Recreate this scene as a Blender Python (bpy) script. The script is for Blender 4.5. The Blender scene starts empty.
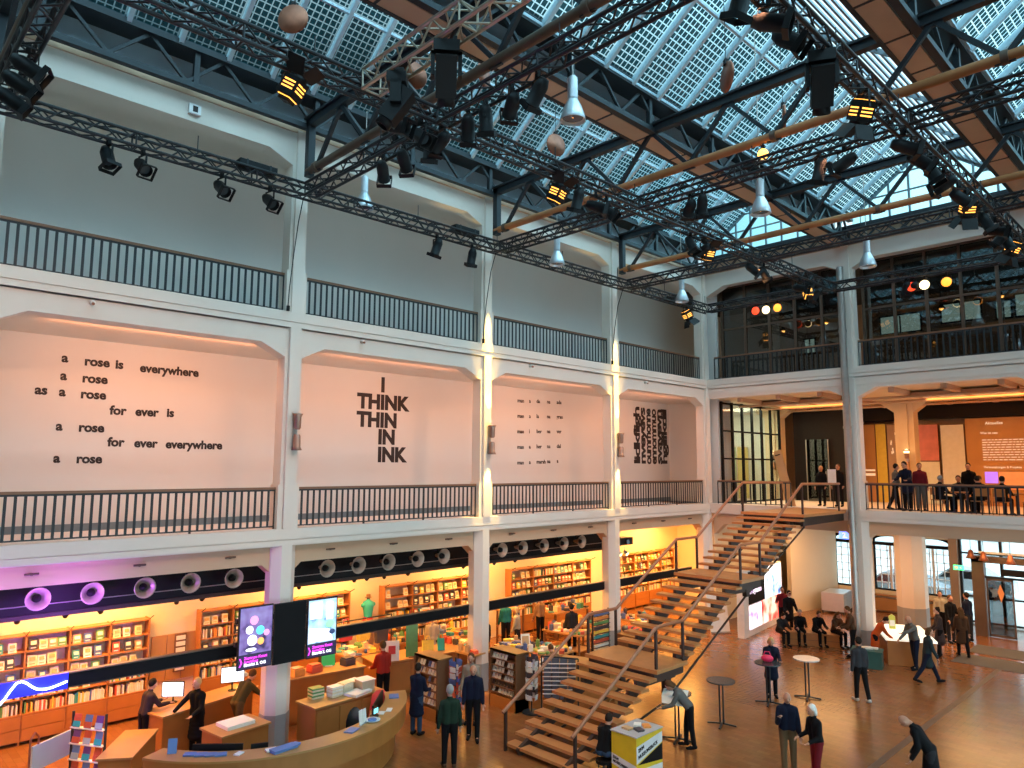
import bpy, bmesh, math, random
from mathutils import Vector, Matrix, Euler
R = math.radians
rnd = random.Random(7)
scene = bpy.context.scene
COL = scene.collection

# ------------------------------------------------------------------ camera
cam_data = bpy.data.cameras.new('camera')
cam = bpy.data.objects.new('camera', cam_data)
COL.objects.link(cam)
yaw, pitch, roll = 0.800866, 0.11535, 0.004674
fw = Vector((-math.sin(yaw)*math.cos(pitch), math.cos(yaw)*math.cos(pitch), math.sin(pitch)))
rt = Vector((math.cos(yaw), math.sin(yaw), 0)); up = rt.cross(fw)
r2 = math.cos(roll)*rt + math.sin(roll)*up
u2 = -math.sin(roll)*rt + math.cos(roll)*up
m3 = Matrix((r2, u2, -fw)).transposed()
cam.matrix_world = Matrix.Translation((16.2495, -27.5093, 6.528)) @ m3.to_4x4()
cam_data.sensor_width = 36
cam_data.lens = 716.93/1024*36
cam_data.clip_end = 300
cam_data.clip_start = 0.05
scene.camera = cam

# ------------------------------------------------------------------ world, exposure
world = bpy.data.worlds.new('sky'); scene.world = world
world.use_nodes = True
wn = world.node_tree.nodes; wl = world.node_tree.links
bg = wn['Background']
tc = wn.new('ShaderNodeTexCoord'); nz = wn.new('ShaderNodeTexNoise'); rp = wn.new('ShaderNodeValToRGB')
nz.inputs['Scale'].default_value = 2.2; nz.inputs['Detail'].default_value = 4
rp.color_ramp.elements[0].position = .35; rp.color_ramp.elements[0].color = (.42, .76, .92, 1)
rp.color_ramp.elements[1].position = .75; rp.color_ramp.elements[1].color = (.86, .96, 1.0, 1)
wl.new(tc.outputs['Generated'], nz.inputs['Vector']); wl.new(nz.outputs['Fac'], rp.inputs['Fac']); wl.new(rp.outputs['Color'], bg.inputs['Color'])
# overcast, darker low down towards the west (-x), brighter overhead
sx = wn.new('ShaderNodeSeparateXYZ'); mr = wn.new('ShaderNodeMapRange')
wl.new(tc.outputs['Generated'], sx.inputs[0]); wl.new(sx.outputs['X'], mr.inputs['Value'])
mr.inputs['From Min'].default_value = -.72; mr.inputs['From Max'].default_value = -.25
mr.inputs['To Min'].default_value = .16; mr.inputs['To Max'].default_value = 1.4
mr2 = wn.new('ShaderNodeMapRange'); wl.new(sx.outputs['X'], mr2.inputs['Value'])       # brightness added to the east (+x) to light the left wall
mr2.inputs['From Min'].default_value = .15; mr2.inputs['From Max'].default_value = .7; mr2.inputs['To Min'].default_value = 0; mr2.inputs['To Max'].default_value = 3.2
ad = wn.new('ShaderNodeMath'); ad.operation = 'ADD'; wl.new(mr.outputs['Result'], ad.inputs[0]); wl.new(mr2.outputs['Result'], ad.inputs[1])
mr3 = wn.new('ShaderNodeMapRange'); wl.new(sx.outputs['Z'], mr3.inputs['Value'])       # and brighter overhead
mr3.inputs['From Min'].default_value = .50; mr3.inputs['From Max'].default_value = .70; mr3.inputs['To Min'].default_value = 0; mr3.inputs['To Max'].default_value = 1.1
ad2 = wn.new('ShaderNodeMath'); ad2.operation = 'ADD'; wl.new(ad.outputs[0], ad2.inputs[0]); wl.new(mr3.outputs['Result'], ad2.inputs[1])
wl.new(ad2.outputs[0], bg.inputs['Strength'])
scene.view_settings.view_transform = 'Standard'
scene.view_settings.look = 'None'
scene.view_settings.gamma = 1
scene.view_settings.use_curve_mapping = False
scene.view_settings.exposure = 0.5
cy = scene.cycles
cy.use_denoising = True
cy.max_bounces = 7; cy.diffuse_bounces = 4; cy.glossy_bounces = 3; cy.transparent_max_bounces = 16; cy.transmission_bounces = 4
cy.caustics_reflective = False; cy.caustics_refractive = False
cy.sample_clamp_indirect = 6

WARM = (1.0, .56, .22); AMBER = (1.0, .45, .10); PEACH = (1.0, .62, .36); COOL = (.62, .86, 1.0)
def area(name, loc, target, sx, sy, power, color):
    d = bpy.data.lights.new(name, 'AREA'); d.shape = 'RECTANGLE'; d.size = sx; d.size_y = sy
    d.energy = power; d.color = color
    o = bpy.data.objects.new(name, d); COL.objects.link(o); o.location = loc
    o.rotation_euler = (Vector(target)-Vector(loc)).to_track_quat('-Z', 'Y').to_euler()
    return o
def spot(name, loc, target, power, color, angle, blend=.6, radius=.08):
    d = bpy.data.lights.new(name, 'SPOT'); d.energy = power; d.color = color; d.spot_size = R(angle); d.spot_blend = blend
    d.shadow_soft_size = radius
    o = bpy.data.objects.new(name, d); COL.objects.link(o); o.location = loc
    o.rotation_euler = (Vector(target)-Vector(loc)).to_track_quat('-Z', 'Y').to_euler()
    return o
def bulb(name, loc, power, color, radius=.06):
    d = bpy.data.lights.new(name, 'POINT'); d.energy = power; d.color = color; d.shadow_soft_size = radius
    o = bpy.data.objects.new(name, d); COL.objects.link(o); o.location = loc
    return o

# large area lights added for the shop's track spots, behind the front beam
for y in (-28.6, -22.4, -16.0, -9.6, -3.2, 1.6):
    area('shop_ceiling_light', (-3.0, y, 4.05), (-3.05, y, 0), 2.2, 2.2, 330, (1.0, .46, .11))
# warm area lights added out of sight behind the gallery beams
for y, e in ((-22.4, 62), (-16.0, 46), (-9.6, 46), (-3.2, 40)):
    area('gallery_wall_washer', (-.62, y+.4, 9.40), (-3.0, y+.4, 7.0), 4.6, .14, e, (1.0, .36, .15))
# rooms of the end wing
for x in (3.0, 9.0, 15.0):
    area('end_room_ceiling_light', (x, 4.0, 9.3), (x, 4.2, 5), 3.4, 3.2, 190, (1.0, .40, .10))
    area('lobby_ceiling_light', (x, 3.4, 4.0), (x, 3.6, 0), 3.0, 2.6, 150, (1.0, .52, .2))

# ------------------------------------------------------------------ materials
M = {}
def mat(key, col, rough=.55, metal=0.0, nscale=6.0, namt=.12, bump=0.0, emit=None, estr=0.0, alpha=None, spec=.5):
    m = bpy.data.materials.new(key); m.use_nodes = True
    nt = m.node_tree; b = nt.nodes['Principled BSDF']
    b.inputs['Roughness'].default_value = rough; b.inputs['Metallic'].default_value = metal
    b.inputs['Specular IOR Level'].default_value = spec
    t = nt.nodes.new('ShaderNodeTexCoord'); n = nt.nodes.new('ShaderNodeTexNoise')
    n.inputs['Scale'].default_value = nscale; n.inputs['Detail'].default_value = 3
    mx = nt.nodes.new('ShaderNodeMix'); mx.data_type = 'RGBA'
    c = Vector(col[:3])
    mx.inputs[6].default_value = (*[max(0, v*(1-namt)) for v in c], 1)
    mx.inputs[7].default_value = (*[min(1, v*(1+namt)) for v in c], 1)
    nt.links.new(t.outputs['Object'], n.inputs['Vector'])
    nt.links.new(n.outputs['Fac'], mx.inputs[0]); nt.links.new(mx.outputs[2], b.inputs['Base Color'])
    if bump:
        bp = nt.nodes.new('ShaderNodeBump'); bp.inputs['Strength'].default_value = bump; bp.inputs['Distance'].default_value = .01
        nt.links.new(n.outputs['Fac'], bp.inputs['Height']); nt.links.new(bp.outputs['Normal'], b.inputs['Normal'])
    if emit:
        b.inputs['Emission Color'].default_value = (*emit, 1); b.inputs['Emission Strength'].default_value = estr
    M[key] = m
    return m
def glass(key, tint, fac=.12, rough=.02):
    m = bpy.data.materials.new(key); m.use_nodes = True; nt = m.node_tree
    nt.nodes.remove(nt.nodes['Principled BSDF'])
    o = nt.nodes['Material Output']; tr = nt.nodes.new('ShaderNodeBsdfTransparent'); gl = nt.nodes.new('ShaderNodeBsdfGlossy'); mx = nt.nodes.new('ShaderNodeMixShader')
    tr.inputs['Color'].default_value = (*tint, 1); gl.inputs['Roughness'].default_value = rough
    fr = nt.nodes.new('ShaderNodeFresnel'); fr.inputs['IOR'].default_value = 1.45
    ad = nt.nodes.new('ShaderNodeMath'); ad.operation = 'ADD'; ad.inputs[1].default_value = fac; ad.use_clamp = True
    ge = nt.nodes.new('ShaderNodeNewGeometry'); fb = nt.nodes.new('ShaderNodeMath'); fb.operation = 'SUBTRACT'; fb.inputs[0].default_value = 1
    mu = nt.nodes.new('ShaderNodeMath'); mu.operation = 'MULTIPLY'
    nt.links.new(ge.outputs['Backfacing'], fb.inputs[1]); nt.links.new(fr.outputs[0], ad.inputs[0])
    nt.links.new(ad.outputs[0], mu.inputs[0]); nt.links.new(fb.outputs[0], mu.inputs[1]); nt.links.new(mu.outputs[0], mx.inputs[0])
    nt.links.new(tr.outputs[0], mx.inputs[1]); nt.links.new(gl.outputs[0], mx.inputs[2]); nt.links.new(mx.outputs[0], o.inputs['Surface'])
    M[key] = m
    return m

mat('plaster', (.76, .67, .59), .7, nscale=1.3, namt=.05, bump=.05)
mat('plaster_grey', (.33, .32, .31), .6, nscale=2, namt=.12)
mat('wall_white', (.70, .68, .65), .75, nscale=.7, namt=.04, bump=.03)
mat('shop_wall', (.78, .68, .5), .7, nscale=1, namt=.05)
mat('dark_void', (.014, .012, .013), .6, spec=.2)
mat('ceiling_dark', (.05, .035, .028), .7)
mat('ceiling_warm', (.72, .58, .40), .7, nscale=1.5, namt=.15)
mat('rail_iron', (.02, .028, .034), .45, .2)
mat('rail_wood', (.22, .11, .06), .4, nscale=12)
mat('skirting', (.16, .21, .24), .5)
mat('steel_dark', (.018, .024, .030), .5, .2, nscale=3, namt=.25)
mat('steel_brown', (.13, .085, .06), .5, .3, nscale=2, namt=.3)
mat('steel_rust', (.46, .19, .07), .5, .2, nscale=2, namt=.3)  # brown steel with orange lamp light put into its colour
mat('truss_black', (.022, .022, .025), .4, .3, nscale=9)
mat('truss_alu', (.42, .36, .28), .35, .8, nscale=9)
mat('can_black', (.008, .008, .009), .5, spec=.25)
mat('lens', (.10, .12, .14), .1, .3)
mat('alu', (.62, .66, .70), .32, .7, nscale=5, namt=.08)
mat('alu_brushed', (.42, .38, .35), .40, .7, nscale=5, namt=.15)
mat('amber_glow', (.9, .4, .1), .4, emit=(1, .42, .08), estr=3.0)
mat('soffit_tan', (.52, .34, .22), .6, nscale=1.2, namt=.15)
mat('panel_grey', (.42, .5, .56), .6, nscale=1.5)
mat('mullion', (.52, .66, .74), .4, .2)
mat('beam_tan', (.60, .42, .28), .7, nscale=1.3, namt=.06)  # plaster with the shop's warm light put into the colour
mat('mat_dark', (.10, .09, .08), .9, nscale=40, namt=.2)
mat('lamp_metal', (.34, .21, .16), .35, .6)
mat('hall_far_wall', (.30, .22, .16), .8)
mat('stair_wood', (.48, .20, .065), .38, nscale=3, namt=.25)
mat('stair_steel', (.055, .035, .028), .45, .4)
mat('handrail', (.34, .14, .07), .3, .2)
mat('wood', (.40, .155, .035), .42, nscale=2.5, namt=.2)
mat('wood_light', (.46, .23, .075), .42, nscale=2.5, namt=.15)
mat('wood_dark', (.16, .07, .03), .45, nscale=3, namt=.25)
mat('white', (.8, .8, .8), .5)
mat('paper', (.82, .80, .72), .6, nscale=30, namt=.08)
mat('black', (.006, .006, .007), .6, spec=.15)
mat('ink', (.02, .012, .012), .6)
mat('copper', (.30, .10, .05), .35, .4, nscale=6, namt=.45)
mat('skin', (.50, .25, .16), .5, nscale=9, namt=.06)
mat('neon', (.7, .8, 1), .4, emit=(.45, .65, 1.0), estr=9)
mat('blue_led', (.02, .02, .5), .4, emit=(.01, .01, 1.0), estr=.7)
mat('glow_red', (.8, .1, .05), .4, emit=(1, .05, .01), estr=1.3)
mat('glow_white', (.9, .8, .6), .4, emit=(1, .72, .34), estr=3)
mat('glow_orange', (.9, .5, .1), .4, emit=(1, .30, .02), estr=1.5)
glass('pane', (.95, .97, .96), .03)
glass('pane_dark', (.42, .45, .46), .10)
glass('roof_glass', (.72, .90, .96), .02)
glass('gable_glass', (.55, .95, 1.0), .02)

# ------------------------------------------------------------------ mesh helpers
class MB:
    """collects shapes; build() links them as ONE mesh object"""
    def __init__(s): s.v = []; s.f = []; s.mi = []; s.cur = 0; s.sm = []
    def m(s, i): s.cur = i; return s
    def _add(s, vs, fs, smooth=False):
        n = len(s.v); s.v += [tuple(v) for v in vs]
        for f in fs: s.f.append([n+i for i in f]); s.mi.append(s.cur); s.sm.append(smooth)
        return s
    def box(s, a, b):
        x0, y0, z0 = a; x1, y1, z1 = b
        return s._add([(x0,y0,z0),(x1,y0,z0),(x1,y1,z0),(x0,y1,z0),(x0,y0,z1),(x1,y0,z1),(x1,y1,z1),(x0,y1,z1)],
            [(0,3,2,1),(4,5,6,7),(0,1,5,4),(1,2,6,5),(2,3,7,6),(3,0,4,7)])
    def obox(s, c, size, mtx=None):
        hx, hy, hz = size[0]/2, size[1]/2, size[2]/2
        mtx = mtx or Matrix.Identity(3); c = Vector(c)
        vs = [c + mtx @ Vector((x*hx, y*hy, z*hz)) for z in (-1,1) for x, y in ((-1,-1),(1,-1),(1,1),(-1,1))]
        return s._add(vs, [(0,3,2,1),(4,5,6,7),(0,1,5,4),(1,2,6,5),(2,3,7,6),(3,0,4,7)])
    def bar(s, p0, p1, w, h, upv=(0,0,1)):
        p0 = Vector(p0); p1 = Vector(p1); d = p1-p0; L = d.length; d.normalize()
        u = Vector(upv)
        if abs(d.dot(u)) > .98: u = Vector((1,0,0))
        x = d.cross(u).normalized(); z = x.cross(d)
        return s.obox((p0+p1)/2, (w, L, h), Matrix((x, d, z)).transposed())
    def tube(s, p0, p1, r0, r1=None, n=10, cap=True):
        r1 = r0 if r1 is None else r1
        p0 = Vector(p0); p1 = Vector(p1); d = (p1-p0).normalized()
        u = Vector((0,0,1)) if abs(d.z) < .95 else Vector((1,0,0))
        x = d.cross(u).normalized(); y = d.cross(x)
        vs = []; 
        for p, r in ((p0, r0), (p1, r1)):
            for i in range(n):
                a = 2*math.pi*i/n; vs.append(p + (x*math.cos(a)+y*math.sin(a))*r)
        fs = [(i, (i+1)%n, n+(i+1)%n, n+i) for i in range(n)]
        s._add(vs, fs, True)
        if cap: s._add(vs[:n], [tuple(range(n-1,-1,-1))]); s._add(vs[n:], [tuple(range(n))])
        return s
    def path(s, pts, r, n=8):
        for a, b in zip(pts, pts[1:]): s.tube(a, b, r, r, n)
        for p in pts[1:-1]: s.ball(p, r, 6)
        return s
    def ball(s, c, r, n=10, sc=(1,1,1), mtx=None):
        c = Vector(c); vs = []; fs = []; k = max(4, n//2)
        for j in range(k+1):
            t = math.pi*j/k
            for i in range(n):
                a = 2*math.pi*i/n
                v = Vector((r*sc[0]*math.sin(t)*math.cos(a), r*sc[1]*math.sin(t)*math.sin(a), r*sc[2]*math.cos(t)))
                vs.append(c + (mtx @ v if mtx else v))
        for j in range(k):
            for i in range(n): fs.append((j*n+i, (j+1)*n+i, (j+1)*n+(i+1)%n, j*n+(i+1)%n))
        return s._add(vs, fs, True)
    def lathe(s, prof, n=16, c=(0,0,0), axis=(0,0,1)):
        c = Vector(c); q = Vector((0,0,1)).rotation_difference(Vector(axis)); vs = []
        for r, z in prof:
            for i in range(n):
                a = 2*math.pi*i/n; vs.append(c + q @ Vector((r*math.cos(a), r*math.sin(a), z)))
        fs = [(j*n+i, j*n+(i+1)%n, (j+1)*n+(i+1)%n, (j+1)*n+i) for j in range(len(prof)-1) for i in range(n)]
        return s._add(vs, fs, True)
    def prism(s, poly, d0, d1, mp):
        """poly: 2-D outline; mp(a, b, d) -> xyz"""
        n = len(poly); vs = [mp(a, b, d0) for a, b in poly] + [mp(a, b, d1) for a, b in poly]
        return s._add(vs, [tuple(range(n-1,-1,-1)), tuple(range(n, 2*n))] + [(i, (i+1)%n, n+(i+1)%n, n+i) for i in range(n)])
    def quad(s, a, b, c, d): return s._add([a,b,c,d], [(0,1,2,3)])
    def mesh(s, name, mats):
        me = bpy.data.meshes.new(name); me.from_pydata(s.v, [], s.f)
        for k in ([mats] if isinstance(mats, str) else mats): me.materials.append(M[k])
        me.polygons.foreach_set('material_index', s.mi); me.polygons.foreach_set('use_smooth', s.sm)
        bm = bmesh.new(); bm.from_mesh(me); bmesh.ops.recalc_face_normals(bm, faces=bm.faces[:]); bm.to_mesh(me); bm.free()
        me.update(); return me
    def build(s, name, mats, parent=None, loc=None):
        o = bpy.data.objects.new(name, s.mesh(name, mats)); COL.objects.link(o)
        if parent: o.parent = parent
        if loc: o.location = loc
        return o
def tag(o, label=None, cat=None, group=None, kind=None):
    if label: o['label'] = label
    if cat: o['category'] = cat
    if group: o['group'] = group
    if kind: o['kind'] = kind
    return o
def thing(name, label, cat, loc=(0,0,0), rz=0, group=None):
    o = bpy.data.objects.new(name, None); COL.objects.link(o); o.empty_display_size = .1
    o.location = loc; o.rotation_euler = (0, 0, rz)
    return tag(o, label, cat, group)
def struct(name, mb, mats): return tag(mb.build(name, mats), kind='structure')
def dup(o, loc=None, rot=None, label=None, group=None, scale=None):
    def rec(x, par):
        c = x.copy(); COL.objects.link(c)
        if par: c.parent = par
        for ch in x.children: rec(ch, c)
        return c
    c = rec(o, None)
    if loc is not None: c.location = loc
    if rot is not None: c.rotation_euler = rot
    if scale: c.scale = (scale,)*3
    if label: c['label'] = label
    if group: c['group'] = group
    return c
def part(o, parent, loc=None):
    c = o.copy(); COL.objects.link(c); c.parent = parent
    if loc is not None: c.location = loc
    return c
ORD = ['first', 'second', 'third', 'fourth', 'fifth', 'sixth', 'seventh', 'eighth', 'ninth', 'tenth', 'eleventh', 'twelfth', 'thirteenth', 'fourteenth', 'fifteenth', 'sixteenth', 'seventeenth', 'eighteenth', 'nineteenth', 'twentieth']

# ------------------------------------------------------------------ the building shell
BAY = 6.4; Z1 = 5.035; Z2 = 10.31; YS = [-32.0, -25.6, -19.2, -12.8, -6.4, 0.0]; XS = [0.0, 5.985, 11.97, 17.955]
mL = lambda s, z, d: (d, s, z)            # long left wall: s runs along y, d = x
mE = lambda s, z, d: (s, -d, z)           # end wall: s runs along x, d = towards the hall
# floor: brown end-grain boards
fm = bpy.data.materials.new('floor_boards'); fm.use_nodes = True; nt = fm.node_tree; b = nt.nodes['Principled BSDF']
t = nt.nodes.new('ShaderNodeTexCoord'); br = nt.nodes.new('ShaderNodeTexBrick'); n1 = nt.nodes.new('ShaderNodeTexNoise'); mx = nt.nodes.new('ShaderNodeMix'); mx.data_type = 'RGBA'; mx.blend_type = 'MULTIPLY'
br.inputs['Scale'].default_value = 1.6; br.inputs['Color1'].default_value = (.33, .135, .045, 1); br.inputs['Color2'].default_value = (.27, .105, .034, 1); br.inputs['Mortar'].default_value = (.2, .085, .03, 1); br.inputs['Mortar Size'].default_value = .006
n1.inputs['Scale'].default_value = 1.2; n1.inputs['Detail'].default_value = 5; mx.inputs[0].default_value = .35
nt.links.new(t.outputs['Object'], br.inputs['Vector']); nt.links.new(t.outputs['Object'], n1.inputs['Vector'])
nt.links.new(br.outputs['Color'], mx.inputs[6]); nt.links.new(n1.outputs['Color'], mx.inputs[7]); nt.links.new(mx.outputs[2], b.inputs['Base Color'])
b.inputs['Roughness'].default_value = .23
M['floor_boards'] = fm
struct('floor', MB().box((-4.8, -32, -.3), (18.2, 8.9, 0)), 'floor_boards')
struct('trim_1', MB().box((9.78, -32, 0), (9.94, 1.0, .006)), 'steel_brown')   # drain groove in the hall floor

def beam(mb, mp, s0, s1, zb, zt, hw, hh, d0, d1, left=True, right=True):
    """beam with sloping haunches where it meets the columns"""
    poly = [(s0, zt), (s0, zb-hh if left else zb)]
    if left: poly.append((s0+hw, zb))
    if right: poly.append((s1-hw, zb))
    poly += [(s1, zb-hh if right else zb), (s1, zt)]
    # split into convex pieces so the outline is exact
    mb.prism([(s0, zb), (s1, zb), (s1, zt), (s0, zt)], d0, d1, mp)
    if left: mb.prism([(s0, zb-hh), (s0+hw, zb), (s0, zb)], d0, d1, mp)
    if right: mb.prism([(s1, zb-hh), (s1, zb), (s1-hw, zb)], d0, d1, mp)
def bx(mb, mp, s0, s1, z0, z1, d0, d1):
    a = mp(s0, z0, d0); c = mp(s1, z1, d1)
    mb.box([min(p, q) for p, q in zip(a, c)], [max(p, q) for p, q in zip(a, c)])

def facade(mp, S, name, end):
    slab = MB(); trim = MB(); beams1 = MB(); beams2 = MB(); beams3 = MB()
    s0, s1 = S[0], S[-1]
    # first floor band: plain band, thin groove, small moulding under it
    for zt, tr in ((Z1, trim), (Z2, trim)):
        bx(tr, mp, s0, s1, zt-.245, zt, -.5, .0)
        bx(tr, mp, s0, s1, zt-.265, zt-.245, -.5, -.035)
        bx(tr, mp, s0, s1, zt-.385, zt-.265, -.5, -.012)
        bx(tr, mp, s0, s1, zt-.41, zt-.385, -.5, -.05)
    for a, c in zip(S, S[1:]):
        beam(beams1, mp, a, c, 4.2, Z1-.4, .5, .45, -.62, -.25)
        beam(beams2, mp, a, c, 9.50, Z2-.4, .85, .42, -.5, -.075, left=not (end and a == 0))
        beam(beams3, mp, a, c, 14.36, 14.95, .85, .38, -.5, -.075)
    struct('trim_2' if not end else 'trim_3', trim, 'plaster')
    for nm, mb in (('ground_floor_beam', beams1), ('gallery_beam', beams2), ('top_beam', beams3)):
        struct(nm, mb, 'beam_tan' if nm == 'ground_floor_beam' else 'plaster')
    return
facade(mL, YS, 'left', False)
facade(mE, XS, 'end', True)
# coping above the top beam
struct('trim_4', MB().box((-.5, -32, 14.95), (-.04, 0, 15.2)), 'soffit_tan')
struct('trim_5', MB().box((0, .04, 14.95), (18, .5, 15.55)), 'soffit_tan')

def column(mp, s, end, lean=''):
    o = thing('column', None, None, mp(s, 0, 0)); o['kind'] = 'structure'
    ox, oy, _ = mp(s, 0, 0)
    loc = lambda a, z, d: tuple(p-q for p, q in zip(mp(s+a, z, d), (ox, oy, 0)))
    def octo(mb, z0, z1, r):
        poly = [(r*math.cos(R(22.5+45*i)), r*math.sin(R(22.5+45*i))) for i in range(8)]
        mb.prism(poly, z0, z1, lambda a, c, z: loc(a, z, c-.32))
    a = MB(); octo(a, .78, 4.66, .335); a.build('shaft', 'plaster', o)
    a = MB(); octo(a, 0, .78, .345); a.build('base', 'plaster_grey', o)
    def lb(mb, a0, a1, z0, z1, d0, d1):
        p = loc(a0, z0, d0); q = loc(a1, z1, d1)
        mb.box([min(u, v) for u, v in zip(p, q)], [max(u, v) for u, v in zip(p, q)])
    a = MB(); lb(a, -.22, .22, Z1, Z2-.39, -.45, -.07); lb(a, -.14, .14, Z1, Z2-.39, -.08, .02); lb(a, -.27, .27, Z1, Z1+1.05, -.45, -.045)
    lb(a, -.22, .22, Z2, 15.0, -.45, -.07); lb(a, -.14, .14, Z2, 15.0, -.08, .0); lb(a, -.27, .27, Z2, Z2+1.05, -.45, -.045)
    a.build('gallery_shaft', 'plaster', o)
    return o
for s in YS[1:]: column(mL, s, False)
for s in XS[1:3]: column(mE, s, True)
# slabs, walls and ceilings of the galleries on the left
struct('gallery_floor', MB().box((-3.0, -32, 4.72), (-.05, 5, 5.0)).box((-3.0, -32, 9.9), (-.05, 5, 10.26)), 'plaster')
struct('ceiling_1', MB().box((-3.0, -32, 9.52), (-.5, 5, 9.9)), 'plaster')
struct('ceiling_2', MB().box((-3.0, -32, 14.5), (-.5, .5, 14.7)), 'plaster')
struct('wall_left', MB().box((-3.2, -32, 4.2), (-3.0, 8.9, 14.9)).box((-3.0, 6.5, 4.7), (.2, 6.7, 14.9)).box((-.45, .5, 10.2), (.2, .7, 14.6)).box((-.45, .5, 4.9), (.2, .7, 9.6)).box((-3.0, 1.55, 4.9), (.2, 1.65, 9.6)), 'wall_white')
struct('wall_behind', MB().box((-5.2, -32.3, 0), (18.4, -32.0, 15.9)), 'hall_far_wall')
struct('baseboard_left', MB().box((-3.0, -32, 5.0), (-2.97, 5, 5.17)).box((-3.0, -32, 10.26), (-2.97, 5, 10.4)), 'skirting')
# bookshop shell
struct('wall_shop', MB().box((-5.0, -32, 0), (-4.78, 5.0, 4.3)).box((-4.9, 4.8, 0), (.3, 5.0, 4.3)), 'shop_wall')
struct('ceiling_3', MB().box((-4.9, -32, 4.2), (-.6, 5, 4.72)), 'ceiling_warm')
# dark duct band hanging behind the front beam of the bookshop
for y0, y1 in ((-31.6, -18.9), (-18.88, -12.45), (-12.43, -5.7)):
    d = thing('ceiling_duct', 'long dark service duct under the shop ceiling, %s' % {-31.6: 'tinted purple, leftmost', -18.88: 'in the bay beside the display screens', -12.43: 'in the bay nearest the staircase'}[y0], 'duct', (-1.52, y0, 3.48))
    MB().box((-.28, 0, 0), (.28, y1-y0, .62)).build('duct_body', 'dark_void', d)
    MB().box((-.30, 0, -.03), (-.22, y1-y0, .05)).box((.22, 0, -.05), (.33, y1-y0, .04)).build('edge_rail', 'ceiling_dark', d)
    MB().tube((.31, 0, .22), (.31, y1-y0, .22), .012).build('conduit', 'alu_brushed', d)
# end wing: slabs, rooms
struct('end_gallery_floor', MB().box((-3, .05, 4.72), (18.2, 8.9, 5.0)).box((-3, .05, 9.62), (18.2, 8.9, 10.26)), 'plaster')
struct('ceiling_4', MB().box((0, .5, 9.5), (18.2, 8.9, 9.66)), 'ceiling_warm')
struct('ceiling_5', MB().box((0, .6, 4.3), (18.2, 8.9, 4.72)), 'ceiling_warm')
struct('ceiling_6', MB().box((-3, .5, 14.5), (18.2, 8.9, 14.8)), 'ceiling_dark')
# ceiling ribs and pipes of the end room on the first floor
rib = MB()
for x in (1.2, 2.9, 4.6, 7.2, 8.9, 10.6): rib.box((x-.1, .55, 9.32), (x+.1, 8.6, 9.5))
for y in (2.2, 4.2, 6.2): rib.tube((.3, y, 9.26), (12, y, 9.26), .05)
struct('trim_6', rib, 'soffit_tan')
struct('wall_end', MB().box((-3.2, 8.7, 4.7), (18.2, 8.9, 15)).box((18.0, .5, 0), (18.2, 8.9, 15)), 'soffit_tan')
# wall with the window openings on the ground floor, radiator niches below
we = MB()
WINS = [(1.62, 3.18), (3.42, 4.88), (5.22, 6.62)]
xs = [-.2] + [v for w in WINS for v in w] + [7.0]
for i in range(0, len(xs), 2): we.box((xs[i], 8.62, 0), (xs[i+1], 8.85, 4.3))
for a, c in WINS: we.box((a, 8.62, 0), (c, 8.85, .95)); we.box((a, 8.62, 3.42), (c, 8.85, 4.3))
we.box((-.2, 8.55, 0), (7.0, 8.64, .5))
struct('wall_window', we, 'shop_wall')
for i, (a, c) in enumerate(WINS):
    w = thing('window_%d' % (i+1), None, None, (a, 8.7, .95)); w['kind'] = 'structure'
    W = c-a; H = 2.47
    f = MB()
    f.box((0, -.05, 0), (.07, .05, H)).box((W-.07, -.05, 0), (W, .05, H)).box((0, -.05, 0), (W, .05, .08))
    f.box((0, -.12, H-.42), (W, .05, H-.28))
    # shallow arch at the head
    n = 10
    for k in range(n):
        a0 = math.pi*k/n; a1 = math.pi*(k+1)/n
        p0 = (W/2-math.cos(a0)*W/2, H-.28+.27*math.sin(a0)); p1 = (W/2-math.cos(a1)*W/2, H-.28+.27*math.sin(a1))
        f.prism([p0, p1, (p1[0], H+.02), (p0[0], H+.02)], -.05, .05, lambda x, z, d: (x, d, z))
    f.build('window_frame', 'black', w)
    b2 = MB()
    for k in range(1, 5): b2.box((W*k/5-.016, -.03, 0), (W*k/5+.016, .03, H-.3))
    for k in range(1, 6): b2.box((0, -.03, k*(H-.3)/6-.014), (W, .03, k*(H-.3)/6+.014))
    b2.box((W/2-.05, -.04, 0), (W/2+.05, .04, H-.3))
    b2.build('glazing_bars', 'white', w)
    MB().box((.05, .0, .05), (W-.05, .01, H)).build('pane', 'pane', w)
# radiator boxes under the windows
for i, (a, c) in enumerate(WINS):
    o = thing('radiator', 'long low radiator cover below the %s window' % ['leftmost arched', 'middle arched', 'right-hand arched'][i], 'radiator', (a+(.16 if i == 0 else 0), 8.4, 0))
    MB().box((.05, 0, .06), (c-a-.2, .14, .62)).box((.08, -.012, .1), (c-a-.23, 0, .5)).build('front_panel', 'wood_light', o)
    MB().box((-.05, -.05, .72), (c-a-.1, .2, .78)).build('sill', 'wood_light', o)
# left partition of the lobby: pale wall piece, doorway, poster wall
struct('wall_lobby', MB().box((-.4, .6, 0), (-.2, 8.7, 4.3)).box((1.1, 8.35, 0), (1.55, 8.7, 4.3)), 'shop_wall')
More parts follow.
